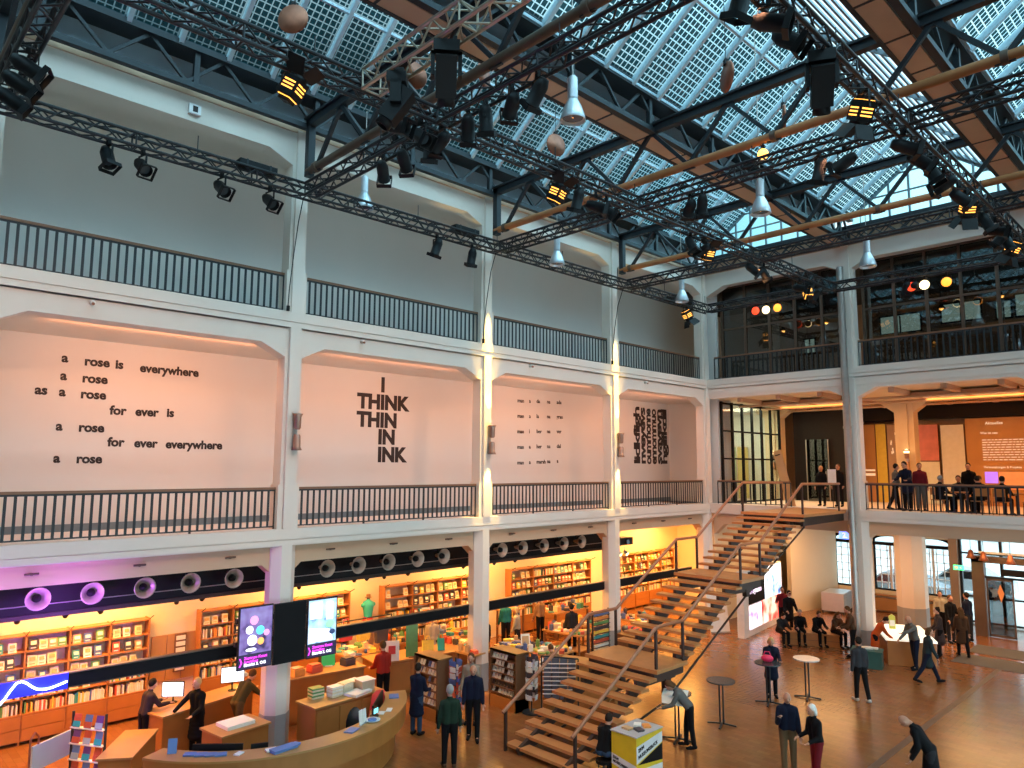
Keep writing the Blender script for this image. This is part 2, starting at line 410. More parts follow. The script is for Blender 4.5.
# octagonal column in the lobby and matching ones on the first floor
def oct_prism(mb, c, r, z0, z1):
    mb.prism([(c[0]+r*math.cos(R(22.5+45*i)), c[1]+r*math.sin(R(22.5+45*i))) for i in range(8)], z0, z1, lambda a, b2, z: (a, b2, z))
lc = bpy.data.objects.new('column', None); COL.objects.link(lc); lc.location = (5.7, 6.4, 0); lc['kind'] = 'structure'
a = MB(); oct_prism(a, (0, 0), .6, .75, 4.3); a.build('shaft', 'plaster', lc)
a = MB(); oct_prism(a, (0, 0), .61, 0, .75); a.build('base', 'plaster_grey', lc)
for x in (-.1, 5.85, 11.8):
    pc = bpy.data.objects.new('column', None); COL.objects.link(pc); pc.location = (x, 6.4, 5.0); pc['kind'] = 'structure'
    a = MB().box((-.38, -.3, 0), (.38, .3, 4.5)).box((-.15, -.36, 0), (.15, -.3, 4.3))
    a.prism([(.38, 4.5), (1.1, 4.5), (.38, 3.95)], -.25, .25, lambda p, z, d: (p, d, z))
    a.prism([(-.38, 4.5), (-.38, 3.95), (-1.1, 4.5)], -.25, .25, lambda p, z, d: (p, d, z))
    a.build('shaft', 'ceiling_warm', pc)
# steel rainwater pipe down the end column
o = thing('downpipe', 'tall round grey metal pipe running down the end wall column', 'pipe', (5.87, -.2, 0))
MB().tube((0, 0, 0), (0, 0, 14.1), .125, n=16).build('pipe_shaft', 'alu_brushed', o)
for z in (1.3, 4.5, 8.0, 11.6): MB().tube((0, 0, z), (0, 0, z+.09), .145, n=16).build('collar', 'alu_brushed', o)
# hall side out of view: right wall, its ground floor openings added to let daylight in
rw = MB().box((18.2, -32, 3.6), (18.4, .6, 15.9))
for y in (-32, -25.6, -19.2, -12.8, -6.4, -.2): rw.box((18.2, y-.5, 0), (18.4, y+.5, 3.6))
struct('wall_right', rw, 'hall_far_wall')
for i, y in enumerate((-25.1, -18.7, -12.3, -5.9)): struct('window_%d' % (i+4), MB().box((18.28, y, 0), (18.3, y+5.4, 3.6)), 'pane')

# ------------------------------------------------------------------ saw of three glazed saddle roofs
def pv_material():
    m = bpy.data.materials.new('photovoltaic_glass'); m.use_nodes = True; nt = m.node_tree; N = nt.nodes; L = nt.links
    bs = N['Principled BSDF']; out = N['Material Output']
    tc = N.new('ShaderNodeTexCoord'); sp = N.new('ShaderNodeSeparateXYZ'); L.new(tc.outputs['Object'], sp.inputs[0])
    def math_(op, a, v=None, b=None):
        n = N.new('ShaderNodeMath'); n.operation = op
        L.new(a, n.inputs[0])
        if b is not None: L.new(b, n.inputs[1])
        elif v is not None: n.inputs[1].default_value = v
        return n.outputs[0]
    def cells(src, size, fill): return math_('LESS_THAN', math_('FRACT', math_('DIVIDE', src, size)), fill)
    ox, oy = sp.outputs['X'], sp.outputs['Y']
    c = math_('MULTIPLY', cells(oy, .1524, .82), b=cells(ox, .1262, .82))
    # clear margin around every module (modules are 1.0667 wide and 0.883 long in plan)
    def margin(src, size, w):
        fr = math_('FRACT', math_('DIVIDE', src, size)); a = math_('GREATER_THAN', fr, w); b = math_('LESS_THAN', fr, 1-w)
        return math_('MULTIPLY', a, b=b)
    c = math_('MULTIPLY', c, b=margin(oy, 1.0667, .09)); c = math_('MULTIPLY', c, b=margin(ox, 1.7666, .03))
    bs.inputs['Base Color'].default_value = (.02, .10, .12, 1); bs.inputs['Roughness'].default_value = .25
    tr = N.new('ShaderNodeBsdfTransparent'); tr.inputs['Color'].default_value = (.56, .79, .84, 1)
    # the cells let a little daylight through
    tl = N.new('ShaderNodeBsdfTransparent'); tl.inputs['Color'].default_value = (.02, .08, .10, 1)
    mc = N.new('ShaderNodeMixShader'); mc.inputs[0].default_value = .45; L.new(tl.outputs[0], mc.inputs[1]); L.new(bs.outputs[0], mc.inputs[2])
    mx = N.new('ShaderNodeMixShader'); L.new(c, mx.inputs[0]); L.new(tr.outputs[0], mx.inputs[1]); L.new(mc.outputs[0], mx.inputs[2])
    L.new(mx.outputs[0], out.inputs['Surface']); M['pv'] = m
pv_material()
EAVE = 15.95; SL = .755
SHEDS = [(.30, 5.60), (6.35, 11.72), (12.50, 17.9)]
trim_n = 7
for k, (xa, xb) in enumerate(SHEDS):
    xm = (xa+xb)/2; zr = EAVE+(xm-xa)*SL
    o = struct('ceiling_%d' % (7+k), MB().quad((0, -32, 0), (xm-xa, -32, zr-EAVE), (xm-xa, 0, zr-EAVE), (0, 0, 0)), 'pv'); o.location = (xa, 0, EAVE)
    struct('ceiling_%d' % (10+k), MB().quad((xm, -32, zr), (xb, -32, EAVE), (xb, 0, EAVE), (xm, 0, zr)), 'roof_glass')
    bars = MB()
    y = -32+1.0667
    while y < -.2:
        bars.bar((xa, y, EAVE-.07), (xm, y, zr-.07), .095, .14, (0, 0, 1)); y += 1.0667
    for j in range(0, 2):
        x = xa+1.7666*j
        if x < xm: bars.bar((x+.02, -32, EAVE+(x-xa)*SL-.04), (x+.02, 0, EAVE+(x-xa)*SL-.04), .07, .07)
    struct('trim_%d' % trim_n, bars, 'mullion'); trim_n += 1
    bars = MB()
    for j in range(1, 12):
        x = xm+(xb-xm)*j/12; z = zr-(x-xm)*SL-.05
        bars.bar((x, -32, z), (x, 0, z), .05, .07)
    y = -32
    while y < 0: bars.bar((xm, y, zr-.09), (xb, y, EAVE-.09), .08, .12); y += 3.2
    bars.bar((xm, -32, zr-.04), (xm, 0, zr-.04), .12, .14)
    struct('trim_%d' % trim_n, bars, 'skirting'); trim_n += 1
    # glazed gable at the far end
    g = MB()._add([(xa, -.02, 15.55), (xb, -.02, 15.55), (xb, -.02, EAVE), (xm, -.02, zr), (xa, -.02, EAVE)], [(0, 1, 2, 3, 4)])
    struct('window_%d' % (8+k), g, 'gable_glass')
    g = MB()
    for j in range(1, 8):
        x = xa+(xb-xa)*j/8; zt = EAVE+min(x-xa, xb-x)*SL
        g.box((x-.035, -.1, 15.5), (x+.035, -.03, zt))
    for z in (15.58, 16.5, 17.2):
        h = max(0, z-EAVE)/SL
        g.box((xa+h, -.09, z-.025), (xb-h, -.03, z+.025))
    g.bar((xa, -.07, EAVE), (xm, -.07, zr), .1, .12, (0, 1, 0)).bar((xm, -.07, zr), (xb, -.07, EAVE), .1, .12, (0, 1, 0))
    struct('trim_%d' % trim_n, g, 'skirting'); trim_n += 1
struct('trim_30', MB().box((-3.2, -32, 15.9), (.34, .1, 16.02)).box((5.56, -32, 15.98), (6.39, .1, 16.08)).box((11.68, -32, 15.98), (12.54, .1, 16.08)).box((-3.2, -32, 14.9), (-.5, .1, 15.0)).box((-.62, -32, 15.0), (-.56, .1, 15.95)), 'steel_dark')
struct('wall_back_gable', MB().box((0, -32.2, 15), (18.2, -32.05, 18.2)), 'skirting')

# lattice girders along the valleys
for k, (x, nm) in enumerate(((.12, 'along the top of the left wall'), (5.62, 'under the roof valley in the middle of the hall'), (11.72, 'under the roof valley on the right'))):
    g = thing('lattice_girder', 'long dark lattice girder '+nm, 'girder', (x, 0, 15.0), 0, None)
    w = .12 if k == 0 else .62
    if k:
        sp_ = MB()
        for j in range(0, 20): sp_.box((.02, -32+1.6*j+.03, -.02), (w-.12, -32+1.6*j+1.57, .03))
        sp_.build('soffit_panel', 'soffit_tan', g)
        fr = MB()
        for j in range(0, 21): fr.box((0, -32+1.6*j-.03, -.03), (w-.1, -32+1.6*j+.03, .0))
        fr.box((-.06, -32, -.04), (.03, 0, .1)); fr.build('soffit_frame', 'steel_dark', g)
        MB().box((.0, -32, .1), (.1, 0, .95)).build('back_panel', 'panel_grey', g)
    else:
        MB().box((-.55, -31.9, .1), (-.5, 0, .95)).build('back_panel', 'panel_grey', g)
    MB().bar((w, -31.9, .03), (w, 0, .03), .16, .13).build('bottom_chord', 'steel_dark', g)
    MB().bar((w+.05, -31.9, .88), (w+.05, 0, .88), .2, .13).build('top_chord', 'steel_dark', g)
    lac = MB(); y = -31.8; up_ = True
    while y < -.3:
        a, c = ((.08, .85) if up_ else (.85, .08))
        lac.bar((w, y, a), (w, min(-.05, y+.8), c), .07, .07, (1, 0, 0)); y += .8; up_ = not up_
    for yy in range(-28, 0, 3): lac.box((w-.06, yy*1.0-.06, .05), (w+.06, yy+.06, .85))
    lac.build('lacing', 'steel_dark', g)
g = thing('lattice_girder', 'long dark lattice girder along the top of the end wall', 'girder', (0, -.25, 15.5))
MB().bar((.3, 0, -.55), (18, 0, -.55), .12, .1).build('bottom_chord', 'steel_dark', g)
MB().bar((.3, 0, .03), (18, 0, .03), .16, .14).build('top_chord', 'steel_dark', g)
lac = MB(); x = .3; up_ = True
while x < 17.5:
    a, c = ((-.5, 0) if up_ else (0, -.5)); lac.bar((x, 0, a), (x+.55, 0, c), .06, .06, (0, 1, 0)); x += .55; up_ = not up_
lac.build('lacing', 'steel_dark', g)

# roof trusses across the hall, one per column pair
GUSSET = bpy.data.objects.new('gusset', MB().box((-.16, -.03, -.12), (.16, .03, .12)).mesh('gusset', 'steel_dark'))
SLEEVE = bpy.data.objects.new('sleeve', MB().tube((-.06, 0, 0), (.06, 0, 0), .135, n=12).mesh('sleeve', 'steel_brown'))
for i, y in enumerate((-25.6, -19.2, -12.8, -6.4)):
    t = thing('roof_truss', 'deep steel roof truss crossing the hall, %s' % ['nearest the camera', 'above the column with the display screens', 'above the middle yellow-lit column', 'nearest the end wall'][i], 'roof truss', (0, y, 0))
    lo = ['steel_brown', 'steel_brown', 'steel_rust', 'steel_rust'][i]
    MB().tube((.3, 0, 13.85), (18.1, 0, 13.85), .10, n=12).build('bottom_chord', lo, t)
    MB().box((.3, -.09, 15.0), (18.1, .09, 15.2)).box((.3, -.16, 15.17), (18.1, .16, 15.22)).build('top_chord', 'steel_dark', t)
    MB().box((.28, -.09, 13.7), (.46, .09, 15.2)).build('post', 'steel_dark', t)
    x = .75; nd = []
    while x < 17.5: nd.append((x, 13.85)); nd.append((x+1.08, 15.05)); x += 2.16
    for a, c in zip(nd, nd[1:]):
        dg = MB().bar((a[0], 0, a[1]), (c[0], 0, c[1]), .09, .09, (0, 1, 0)); dg.build('diagonal', 'steel_dark', t)
    for a in nd: part(GUSSET, t, (a[0], 0, a[1]))
    for a in nd[::4]: part(SLEEVE, t, (a[0], 0, 13.85))

# ------------------------------------------------------------------ lighting trusses
def light_truss(name, label, p0, p1, mk, r=.036, w=.29):
    t = thing(name, label, 'lighting truss', p0)
    v = Vector(p1)-Vector(p0); L = v.length; d = v.normalized(); s = d.cross(Vector((0, 0, 1))).normalized()
    h = w/2
    offs = [s*a*h+Vector((0, 0, b*h)) for a, b in ((-1, -1), (1, -1), (1, 1), (-1, 1))]
    for o in offs: MB().tube(o, o+d*L, r, n=8).build('chord', mk, t)
    lac = MB(); n = max(1, int(L/.32))
    for i in range(n):
        a = d*(L*i/n); c = d*(L*(i+1)/n)
        for q in range(4):
            o0, o1 = offs[q], offs[(q+1) % 4]
            lac.tube(a+(o0 if i % 2 else o1), c+(o1 if i % 2 else o0), 0.018, n=5, cap=False)
    for i in range(0, n+1, 8):
        a = d*(L*i/n)
        for q in range(4): lac.tube(a+offs[q], a+offs[(q+1) % 4], .02, n=5, cap=False)
    lac.build('lacing', mk, t)
    # clamps and hanging cables
    cab = MB()
    for i in range(1, int(L/3)+1):
        a = d*min(L-.2, 3*i); cab.tube(a+Vector((0, 0, h)), a+Vector((0, 0, .55)), .012, n=5)
    cab.build('hanger', mk, t)
    return t
TZ = 13.2
light_truss('lighting_truss', 'long black lighting truss running along the left wall before the upper gallery', (.6, -31, TZ), (.6, -.74, TZ), 'truss_black')
light_truss('lighting_truss', 'black lighting truss running lengthwise down the middle of the hall', (5.75, -31, TZ), (5.75, -.74, TZ), 'truss_black')
light_truss('lighting_truss', 'black lighting truss running lengthwise on the right, crowded with lamps', (12.0, -31, TZ), (12.0, -.74, TZ), 'truss_black')
for y, lb in ((-25.6, 'in the row nearest the camera'), (-19.35, 'in line with the column of display screens'), (-12.9, 'in line with the middle yellow-lit column'), (-6.5, 'in line with the far yellow-lit column'), (-.9, 'just in front of the dark glazing')):
    for x0, x1, sg in ((.76, 5.59, 'left piece'), (5.91, 11.84, 'middle piece'), (12.16, 18.1, 'right piece')):
        light_truss('lighting_truss', 'black cross truss for lamps %s, %s' % (lb, sg), (x0, y, TZ), (x1, y, TZ), 'truss_black')
light_truss('lighting_truss', 'tan bare-metal lighting truss crossing the upper middle of the photo', (5.95, -21.0, TZ+.04), (11.82, -21.0, TZ+.04), 'truss_alu', .032, .36)

# ------------------------------------------------------------------ balcony railings
flat = MB().box((-.026, -.008, .05), (.026, .008, .93)).mesh('baluster', 'rail_iron')
def railing(label, p0, p1, group=None, step=.162, n_max=100):
    v = Vector(p1)-Vector(p0); L = v.length; rz = math.atan2(v.y, v.x)
    t = thing('balcony_railing', label, 'railing', p0, rz)
    MB().box((0, -.03, .93), (L, .03, .985)).build('handrail', 'rail_wood', t)
    MB().box((0, -.015, .04), (L, .015, .07)).build('bottom_rail', 'rail_iron', t)
    MB().box((0, -.015, .89), (L, .015, .93)).build('top_rail', 'rail_iron', t)
    for x in (.0, L/3, 2*L/3, L): MB().box((-.02, -.02, 0), (.02, .02, .93)).build('post', 'rail_iron', t, (x, 0, 0))
    n = int(L/step)
    for i in range(1, n):
        o = bpy.data.objects.new('baluster', flat); COL.objects.link(o); o.parent = t; o.location = (L*i/n, 0, 0)
    return t
bays = ['nearest bay at the left edge', 'bay between the first and second columns', 'bay between the two yellow-lit columns', 'far bay next to the corner']
for lev, z in (('upper', Z2), ('lower', Z1)):
    for a, c, nm in zip(YS[1:], YS[2:], bays):
        railing('%s gallery railing on the left wall, %s' % (('dark upper' if lev == 'upper' else 'brown-topped lower'), nm), (-.2, a+.27, z), (-.2, c-.27, z))
railing('dark balcony railing in front of the dark glazing, to the left of the grey pipe', (.27, .2, Z2), (5.72, .2, Z2), step=.2)
railing('dark balcony railing in front of the dark glazing, to the right of the grey pipe', (6.25, .2, Z2), (11.7, .2, Z2), step=.2)
railing('short brown balcony railing left of the head of the stairs', (.27, .2, Z1), (3.45, .2, Z1), step=.2)
railing('dark balcony railing in front of the seated cafe guests', (6.25, .2, Z1), (11.7, .2, Z1), step=.2)

# ------------------------------------------------------------------ the staircase
st = thing('staircase', 'long open wooden staircase with two landings climbing to the first floor', 'staircase', (3.6, -15.4, 0))
RS = Z1/30; GO = .318; W = 2.25
tr_m = MB().box((0, 0, -.065), (W, .315, 0)).mesh('tread', 'stair_wood')
yy = 0.0; z = 0.0; treads = []; lands = []; prof = [(0.0, 0.0)]
for flight in range(3):
    for k in range(9 if flight < 2 else 9):
        z += RS; o = bpy.data.objects.new('tread', tr_m); COL.objects.link(o); o.parent = st; o.location = (0, yy, z); treads.append((yy, z)); yy += GO
    z += RS
    if flight < 2:
        lands.append((yy, z)); MB().box((0, yy, z-.09), (W, yy+1.36, z)).build('landing', 'stair_wood', st); 
        MB().box((.1, yy+.04, z-.3), (W-.1, yy+.12, z-.09)).box((.1, yy+1.2, z-.3), (W-.1, yy+1.3, z-.09)).box((.1, yy+.1, z-.3), (.2, yy+1.2, z-.09)).box((W-.2, yy+.1, z-.3), (W-.1, yy+1.2, z-.09)).build('landing_frame', 'stair_steel', st)
        prof += [(yy, z), (yy+1.36, z)]; yy += 1.36
top_y = yy
MB().box((0, top_y, Z1-.1), (W, 14.7, Z1-.01)).box((0, 14.7, Z1-.1), (W-.24, 15.38, Z1-.01)).build('top_landing', 'stair_wood', st)
MB().box((.1, top_y, Z1-.4), (.25, 15.3, Z1-.1)).box((W-.4, top_y, Z1-.4), (W-.3, 15.3, Z1-.1)).box((.1, top_y+.02, Z1-.4), (W-.05, top_y+.15, Z1-.1)).box((.1, 15.0, Z1-.4), (W-.3, 15.1, Z1-.1)).build('landing_frame', 'stair_steel', st)
prof += [(top_y, Z1), (15.4, Z1)]
for sx in (.42, W-.42):
    mb = MB()
    for (a, za), (c, zc) in zip(prof, prof[1:]):
        mb.bar((sx, a, za-.34 if za > 0 else .03), (sx, c, zc-.36 if zc < Z1 else zc-.3), .09, .22)
    mb.build('stringer', 'stair_steel', st)
br_ = bpy.data.objects.new('tread_bracket', MB().box((-.05, .03, -.20), (.05, .3, -.06)).mesh('tread_bracket', 'stair_steel'))
for (ty, tz) in treads:
    for sx in (.42, W-.42): part(br_, st, (sx, ty, tz))
for (ly, lz) in lands:
    for sx in (.42, W-.42):
        MB().prism([(-.13, lz-.28), (.13, lz-.28), (.08, lz-(1.0 if lz < 2 else .6)), (-.08, lz-(1.0 if lz < 2 else .6))], -.07, .07, lambda p, zz, d: (sx+d, ly+1.0+p, zz)).build('support_leg', 'stair_steel', st)
# tension rods under the flights
for sx in (.42, W-.42):
    rod = MB()
    rod.path([(sx, .35, .06), (sx, lands[0][0]+1.0, lands[0][1]-.98), (sx, lands[1][0]+1.0, lands[1][1]-.58), (sx, top_y+.9, 4.55)], .03, 8)
    rod.build('tie_rod', 'stair_steel', st)
for sx, nm in ((.02, 'left'), (W-.1, 'right')):
    H = .98
    pts = [(sx, -.12, .86)] + [(sx, a+(.15 if i % 2 else -.02), zz+H) for i, (a, zz) in enumerate(prof[1:-1], 1)] + [(sx, 14.5, Z1+.95)]
    MB().path(pts, .043, 10).build('handrail', 'handrail', st)
    posts = [(-.02, 0, .9)] + [(a+(.12 if i % 2 else -.06), zz, zz+H) for i, (a, zz) in enumerate(prof[1:-1], 1)] + [(14.4, Z1, Z1+.95)]
    for py, za, zb in posts: MB().bar((sx, py, max(0, za-.05)), (sx, py, zb), .05, .07, (0, 1, 0)).build('post', 'stair_steel', st)

# ------------------------------------------------------------------ stage lamps on the trusses
def yoke(mb, h, w):
    mb.box((-w, -.02, -h-.06), (-w+.012, .02, -.06)).box((w-.012, -.02, -h-.06), (w, .02, -.06)).box((-w, -.02, -.07), (w, .02, -.055))
def tilt_m(a): return Matrix.Rotation(a, 3, 'Y')
def make_par(tilt, lit=False, long=1.0):
    """par can: root at the clamp, aims down and towards +x by tilt degrees"""
    t = thing('par_lamp', 'proto', 'lamp'); q = tilt_m(-R(tilt)); c = Vector((0, 0, -.30))
    ax = q @ Vector((0, 0, -1))
    mb = MB(); yoke(mb, .26, .15); mb.box((-.035, -.035, -.06), (.035, .035, .10)); mb.build('yoke', 'can_black', t)
    L = .2*long
    MB().lathe([(.0, L+.05), (.08, L+.04), (.125, L*.6), (.125, -L), (.135, -L), (.135, -L-.02), (.115, -L-.02), (.115, -L*.5)], 16, c, -ax).build('lamp_body', 'can_black', t)
    MB().lathe([(.0, 0), (.11, 0)], 16, c+ax*(L*.6), ax).build('lens', 'amber_glow' if lit else 'lens', t)
    f = MB(); n1 = c+ax*(L+.02)
    x = q @ Vector((1, 0, 0)); y = Vector((0, 1, 0))
    for sx, sy in ((1, 0), (-1, 0), (0, 1), (0, -1)):
        e = x*sx+y*sy; p = n1+e*.15+ax*.04
        f.obox(p, (.012 if sx else .3, .012 if sy else .3, .09), q)
    f.build('filter_frame', 'can_black', t)
    return t
def make_fresnel(tilt):
    t = thing('fresnel_lamp', 'proto', 'lamp'); q = tilt_m(-R(tilt)); c = Vector((0, 0, -.36)); ax = q @ Vector((0, 0, -1)); x = q @ Vector((1, 0, 0)); y = Vector((0, 1, 0))
    mb = MB(); yoke(mb, .32, .2); mb.box((-.04, -.04, -.06), (.04, .04, .12)); mb.build('yoke', 'can_black', t)
    vg = MB()
    for k in (-1, 0, 1): vg.obox(c-ax*(.06*k)+ax*.02, (.306, .22, .025), q).obox(c-ax*(.06*k)+ax*.02, (.22, .306, .025), q)
    vg.obox(c-ax*.175, (.24, .24, .012), q).build('vent_glow', 'vent_amber', t)
    MB().obox(c, (.30, .30, .34), q).lathe([(.15, .17), (.15, .22), (.12, .22), (.12, .17)], 14, c, ax).obox(c-ax*.2, (.2, .2, .08), q).build('lamp_body', 'can_black', t)
    MB().lathe([(0, .185), (.14, .185)], 16, c, ax).build('lens', 'amber_glow', t)
    for sx, sy in ((1, 0), (-1, 0), (0, 1), (0, -1)):
        e = x*sx+y*sy; qq = (Matrix.Rotation(R(-35)*sx, 3, 'Y') if sx else Matrix.Rotation(R(35)*sy, 3, 'X'))
        MB().obox(c+ax*.34+e*.23, (.014 if sx else .34, .014 if sy else .34, .28), q @ qq).build('barn_door', 'can_black', t)
    return t
def make_head():
    t = thing('moving_head_lamp', 'proto', 'lamp')
    MB().box((-.2, -.16, -.18), (.2, .16, 0)).box((-.16, -.12, 0), (-.1, .12, .08)).box((.1, -.12, 0), (.16, .12, .08)).build('base', 'can_black', t)
    MB().box((-.24, -.09, -.55), (-.18, .09, -.16)).box((.18, -.09, -.55), (.24, .09, -.16)).box((-.24, -.09, -.22), (.24, .09, -.16)).build('yoke', 'can_black', t)
    q = Matrix.Rotation(R(35), 3, 'X')
    MB().obox((0, 0, -.52), (.32, .28, .62), q).lathe([(.13, 0), (.14, .12), (.11, .12)], 14, (q @ Vector((0, 0, -.31)))+Vector((0, 0, -.52)), q @ Vector((0, 0, -1))).build('head', 'can_black', t)
    MB().lathe([(0, .07), (.11, .07)], 14, (q @ Vector((0, 0, -.31)))+Vector((0, 0, -.52)), q @ Vector((0, 0, -1))).build('lens', 'lens', t)
    return t
used = set()
def place(proto, loc, rz, label, group=None):
    k = proto.name
    if k in used: o = dup(proto)
    else: used.add(k); o = proto
    o.location = loc; o.rotation_euler = (0, 0, rz); o['label'] = label; o['category'] = 'lamp'
    if group: o['group'] = group
    return o
mat('vent_amber', (.9, .4, .1), .4, emit=(1, .40, .06), estr=2.2)
par25, par50, par70 = make_par(25), make_par(50), make_par(72)
parA = make_par(60, True)
fres, fres2 = make_fresnel(30), make_fresnel(150)
head = make_head()
# single spots under the wall-side truss
B0 = 13.03
for pxy, pr_, az, lb in (
    ((0.60, -23.74, 12.86), par25, .3, 'black spot lamp under the wall-side truss, leftmost above the upper railing'),
    ((0.60, -23.09, 12.96), par50, .2, 'black spot lamp under the wall-side truss, second from the left'),
    ((0.60, -21.44, 12.92), par50, .2, 'black spot lamp under the wall-side truss, third from the left'),
    ((0.60, -20.30, 12.89), par50, .2, 'black spot lamp under the wall-side truss, just left of the first column'),
    ((0.60, -15.32, 12.85), par25, 3.3, 'small black spot lamp under the wall-side truss, left of the middle column'),
    ((0.60, -14.01, 12.82), par25, 2.8, 'small black spot lamp under the wall-side truss, nearest the middle column')):
    place(pr_, (.6, pxy[1], B0-.02), az, lb)
# ballast boxes sitting on the wall-side truss
for y, lb in ((-20.6, 'left of the first column'), (-14.2, 'left of the middle column')):
    o = thing('ballast_box', 'flat black box lying on the wall-side truss, '+lb, 'box', (.5, y, 13.39))
    MB().box((-.13, -.45, 0), (.13, .45, .16)).build('box_body', 'can_black', o); MB().box((-.14, -.3, .05), (.14, -.26, .17)).box((-.14, .26, .05), (.14, .3, .17)).build('strap', 'steel_dark', o)
# amber glowing lamps with barn doors
for k, (pt, lb) in enumerate((
    ((5.75, -22.37, 12.51), 'over the left end of the nearest roof truss'),
    ((5.75, -15.94, 12.42), 'above the far upper gallery, left of centre'),
    ((5.75, -9.50, 12.53), 'above the corner of the galleries'),
    ((5.75, -2.81, 12.78), 'above the dark glazing left of the pipe'),
    ((12.00, -15.01, 12.54), 'beside the crossing of trusses on the right'),
    ((12.00, -8.39, 12.71), 'on the right-hand truss above the glazing'),
    ((12.00, -3.93, 12.82), 'at the right edge of the photo'))):
    p = (pt[0], pt[1], B0)
    place(fres2 if k < 4 else fres, p, [.6, .2, -.4, 2.2, 2.6, 2.2, 2.9][k], 'barn-door lamp glowing amber, '+lb)
place(fres, (.6, -2.4, B0+.05), 1.2, 'barn-door lamp glowing amber, hanging low before the far upper gallery')
# moving heads
place(head, (8.05, -21.0, 13.02), .9, 'large black moving-head lamp under the tan truss')
place(head, (6.75, -21.0, 13.02), 2.4, 'black moving-head lamp clamped beside the left end of the tan truss')
place(head, (12.0, (12.00, -16.66, 12.57)[1], 13.0), .5, 'black moving-head lamp high on the right, with copper reflections')
# rows of black cans along the cross trusses
rows = [
    (-19.35, 'z', 'on the cross truss left of centre', [((3.88, -19.35, 12.76), 1), ((4.64, -19.35, 12.53), 1), ((5.50, -19.35, 12.68), 0), ((5.84, -19.35, 12.65), 0), ((6.64, -19.35, 12.65), 0), ((7.13, -19.35, 12.63), 0), ((7.80, -19.35, 12.59), 0), ((8.42, -19.35, 12.59), 0)]),
    (-12.9, 'z', 'on the cross truss in the middle', [((7.29, -12.90, 12.80), 0), ((7.62, -12.90, 12.83), 0), ((10.40, -12.90, 12.68), 0), ((10.91, -12.90, 12.68), 0)]),
    (5.75, 'x', 'on the lengthwise middle truss', [((5.75, -20.31, 12.77), 0), ((5.75, -19.77, 12.46), 0), ((5.75, -15.22, 12.59), 0), ((5.75, -14.56, 12.35), 0), ((5.75, -14.14, 12.35), 0), ((5.75, -10.39, 12.57), 0), ((5.75, -9.70, 12.81), 0), ((5.75, -6.86, 12.96), 0), ((5.75, -6.07, 12.92), 0), ((5.75, -3.45, 12.81), 0), ((5.75, -2.13, 12.90), 0)]),
    (12.0, 'x', 'on the lengthwise right-hand truss', [((12.00, -18.40, 12.44), 0), ((12.00, -17.82, 12.45), 0), ((12.00, -19.18, 12.57), 0), ((12.00, -12.83, 12.50), 0), ((12.00, -11.91, 12.65), 0), ((12.00, -11.12, 12.69), 0), ((12.00, -10.19, 12.78), 0), ((12.00, -9.05, 14.08), 0), ((12.00, -6.80, 12.90), 0), ((12.00, -5.75, 12.71), 0), ((12.00, -5.07, 12.48), 0), ((12.00, -4.59, 15.91), 0)]),
    (-0.9, 'z', 'on the truss in front of the dark glazing', [((8.55, -0.90, 14.39), 0), ((8.34, -0.90, 13.55), 0)]),
]
for v, ax, lb, pts in rows:
    for i, (q, lit) in enumerate(pts):
        p = (q[0], v, B0) if ax == 'z' else (v, q[1], B0)
        place(parA if lit else (par70, par50, par25)[i % 3], p, [2.4, 2.2, 2.6, 3.0][i % 4] if ax == 'z' else [.4, .1, 2.9, .7][i % 4], 'black stage can %s, %s from the left' % (lb, ORD[i]), 'stage cans '+lb)
# lamps at the top left corner
for i, q in enumerate(((3.31, -25.17, 13.00), (2.64, -25.25, 13.00), (1.93, -25.33, 13.00))):
    place(parA, (q[0], -25.6, B0), 1.2+.1*i, 'black can edged with orange light in the top left corner, %s of three' % ['top', 'middle', 'bottom'][i])

# ------------------------------------------------------------------ bell pendants
def make_bell():
    t = thing('pendant_lamp', 'proto', 'lamp')      # origin at the lower rim
    MB().lathe([(.24, 0), (.245, .02), (.225, .12), (.17, .28), (.11, .40), (.085, .46), (.075, .44), (.10, .38), (.155, .27), (.21, .1), (.225, 0.02), (.24, 0)], 24).build('lamp_shade', 'alu', t)
    MB().tube((0, 0, .44), (0, 0, .86), .10, n=16).tube((0, 0, .86), (0, 0, .9), .06).build('ballast_housing', 'alu', t)
    MB().tube((0, 0, 0), (0, 0, 1), .012, n=6).build('rod', 'alu_brushed', t, (0, 0, .9))
    MB().lathe([(0, .06), (.20, .06)], 20).build('lens', 'lens', t)
    MB().ball((0, 0, .16), .07, 10, (1, 1, 1.5)).build('lamp_bulb', 'amber_glow', t)
    return t
bell = make_bell()
def roof_z(x):
    for xa, xb in SHEDS:
        if xa <= x <= xb: return EAVE+min(x-xa, xb-x)*SL-.01
    return 14.98
def hang(o, nm, z0):
    # lengthen the hanging rod until it meets the roof above
    for c in o.children:
        if c.name.split('.')[0] == nm: c.scale = (1, 1, max(.2, roof_z(o.location.x)-o.location.z-z0))

for i, (p, lb) in enumerate((
    ((-2.25, -25.00, 14.45), 'at the left edge of the photo'), ((0.38, -17.60, 13.29), 'in front of the upper gallery between the first two columns'),
    ((7.67, -17.60, 13.12), 'below the tan middle of the cross truss'), ((1.62, -11.40, 12.78), 'before the upper gallery, right of the middle column'),
    ((8.33, -11.40, 12.69), 'in front of the bright gable glass'), ((2.14, -5.20, 12.55), 'near the corner of the two galleries'), ((8.60, -5.20, 12.56), 'beside the top of the grey pipe'))):
    o = place(bell, p, 0, 'bell-shaped aluminium pendant lamp '+lb)
    hang(o, 'rod', .9)
